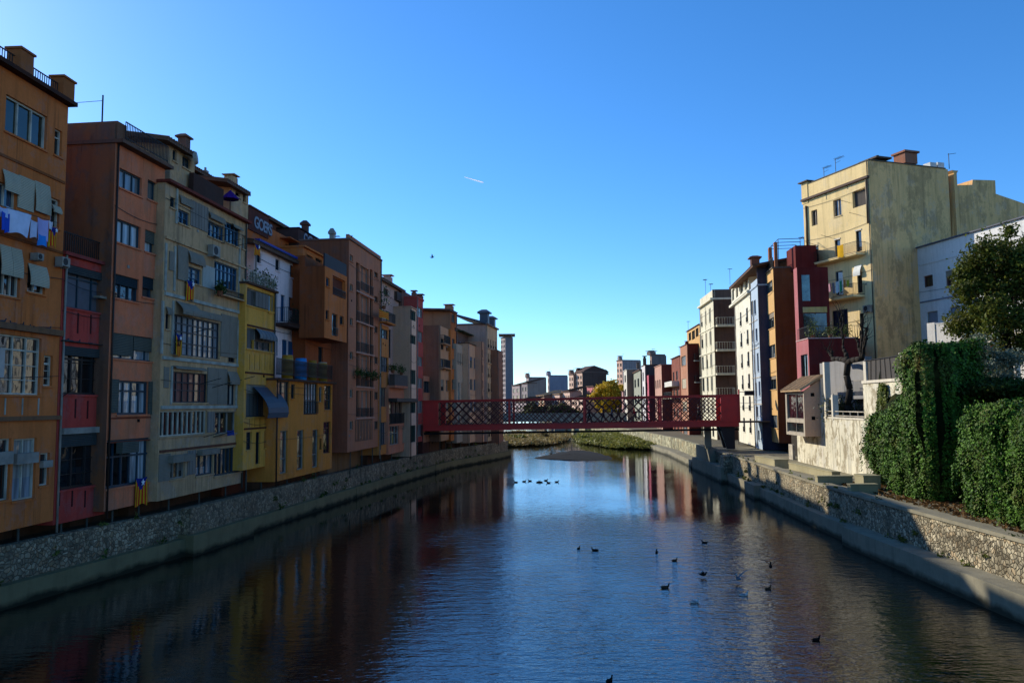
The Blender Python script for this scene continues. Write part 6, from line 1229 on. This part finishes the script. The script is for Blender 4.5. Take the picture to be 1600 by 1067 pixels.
def person(label, u, w_, hd, jk, tr, hair='#1c1510', h=1.72, stride=.25):
    p = bpn.W(u, ZB+.42, w_); k = h/1.72; o = empty('person', p, label, 'person', 'people crossing the red bridge'); o.rotation_euler[2] = -hd
    J = {'pel': (0, 0, .95), 'sp': (0, 0, 1.15), 'ch': (0, .01, 1.35), 'nk': (0, .01, 1.49), 'hd': (0, .03, 1.58), 'top': (0, .02, 1.68)}
    E = [('pel', 'sp'), ('sp', 'ch'), ('ch', 'nk'), ('nk', 'hd'), ('hd', 'top')]; rad = {'pel': (.15, .11), 'sp': (.145, .105), 'ch': (.18, .12), 'nk': (.055, .055), 'hd': (.085, .1), 'top': (.06, .07)}
    for sg, c in ((1, 'r'), (-1, 'l')):
        st = stride*sg; J.update({'hip'+c: (.09*sg, 0, .9), 'kn'+c: (.1*sg, st*.6+.03, .5), 'an'+c: (.1*sg, st-.02, .09), 'to'+c: (.11*sg, st+.15, .04), 'sh'+c: (.19*sg, 0, 1.42), 'el'+c: (.25*sg, -st*.4, 1.13), 'wr'+c: (.24*sg, -st*.5+.12, .9), 'ha'+c: (.24*sg, -st*.5+.17, .82)})
        E += [('pel', 'hip'+c), ('hip'+c, 'kn'+c), ('kn'+c, 'an'+c), ('an'+c, 'to'+c), ('ch', 'sh'+c), ('sh'+c, 'el'+c), ('el'+c, 'wr'+c), ('wr'+c, 'ha'+c)]
        rad.update({'hip'+c: (.1, .1), 'kn'+c: (.065, .065), 'an'+c: (.045, .045), 'to'+c: (.045, .03), 'sh'+c: (.07, .07), 'el'+c: (.05, .05), 'wr'+c: (.032, .032), 'ha'+c: (.04, .025)})
    ks = list(J); me = bpy.data.meshes.new('body'); me.from_pydata([tuple(c*k for c in J[q]) for q in ks], [(ks.index(a), ks.index(b)) for a, b in E], []); b_ = bpy.data.objects.new('body', me); COL.objects.link(b_); b_.parent = o
    sk = b_.modifiers.new('Skin', 'SKIN'); lay = me.skin_vertices[0] if me.skin_vertices else None
    if lay is None:
        me.attributes; bpy.context.view_layer.objects.active = b_
    for i, q in enumerate(ks): v = me.skin_vertices[0].data[i]; v.radius = (rad[q][0]*k, rad[q][1]*k); v.use_root = (q == 'pel')
    ss = b_.modifiers.new('Sub', 'SUBSURF'); ss.levels = ss.render_levels = 1; me.materials.append(personmat(jk, tr))
    m = MB(); Z = Vector((0, 0, 1)); X = Vector((1, 0, 0)); Y = Vector((0, 1, 0)); m.loft([(Vector((0, -.03, 1.57))*k, .09*k, .07*k, X, Y), (Vector((0, -.02, 1.64))*k, .1*k, .1*k, X, Y), (Vector((0, 0, 1.71))*k, .08*k, .09*k, X, Y), (Vector((0, 0, 1.745))*k, .02, .02, X, Y)], 8)
    hr = m.build('hair', paint(hair, .8), None, True); hr.location = (0, 0, 0); hr.parent = o; return o
for px, jk, tr, hd, h, lb in ((921, '#1d1a20', '#16161a', 90, 1.75, 'person in dark clothes walking right, leftmost on the red bridge'), (943, '#20242c', '#1c1a18', -90, 1.7, 'person in a dark coat walking left, second from the left on the bridge'), (956, '#5c6470', '#1c2230', 90, 1.62, 'person in a grey jacket beside two darker walkers on the bridge'),
                              (966, '#241a1c', '#141414', 80, 1.76, 'person in a black coat, right of the grey jacket on the bridge'), (991, '#8a1c1c', '#1a1a1e', -90, 1.68, 'person in a red jacket crossing right of centre on the bridge'), (1091, '#15151a', '#15151a', 90, 1.74, 'person in black near the right end of the red bridge')):
    lo, hi = 0, BL
    for _ in range(40):
        mid = (lo+hi)/2; q = bpn.W(mid, 5, -1.8); r = ray(px, 650)
        if q.x/q.y < r.x/r.y: lo = mid
        else: hi = mid
    person(lb, lo, -1.8-random.uniform(-.5, .5), R(hd), jk, tr, h=h)
DIM = .8
for i, (px, py, h_, lb) in enumerate(((806, 690, 1.3, 'yellow-green willow bush on the left bank patch under the bridge'), (822, 689, 1.0, 'small rusty bush in the middle of the left bank patch'), (848, 688, 1.5, 'rusty brown bush at the right part of the left bank patch'), (918, 690, 1.3, 'rounded green bush at the start of the right bank weeds'), (945, 694, 1.1, 'low olive bush in the right bank weeds'), (985, 696, 1.3, 'dense green bush at the right end of the right bank weeds'))):
    g = ground(px, py, .3); tree('waterside_bush', lb, (g.x, g.y, .2), h_, ((0, 0, h_*.55), (1.7, 2.2, h_*.55)), 12, 170, .17, leafm('#5c4a22', '#8f7c4c') if 'rusty' in lb else leafm('#4a5218', '#8a8a34'), .05, cat='bush', group='bushes on the river banks', csize=.34)

P = []
for k in range(150):   # weeds rooted in the joints of both river walls
    y = random.uniform(20, 100); side = random.random() < .55; poly, sg = (RW, -1) if side else (LW, 1); y = min(y, 82) if side else y; x = interp(poly, y); z, o_ = random.choice(((.86, .12), (2.3 if side else 2.12, -.05), (.86, .3), (1.4, .05)))
    for q in range(random.randint(6, 26)): P.append((x+sg*o_+random.gauss(0, .07), y+random.gauss(0, .16), z+abs(random.gauss(0, .13))))
tag(leaves('wall_weeds', np.array(P), .09, leafm('#33401a', '#72783a', .6, .1), None, None, .3, 2.0, loc=P[0], sj=.6), 'small green weeds growing from joints and ledges of both river walls', 'weeds', kind='stuff')
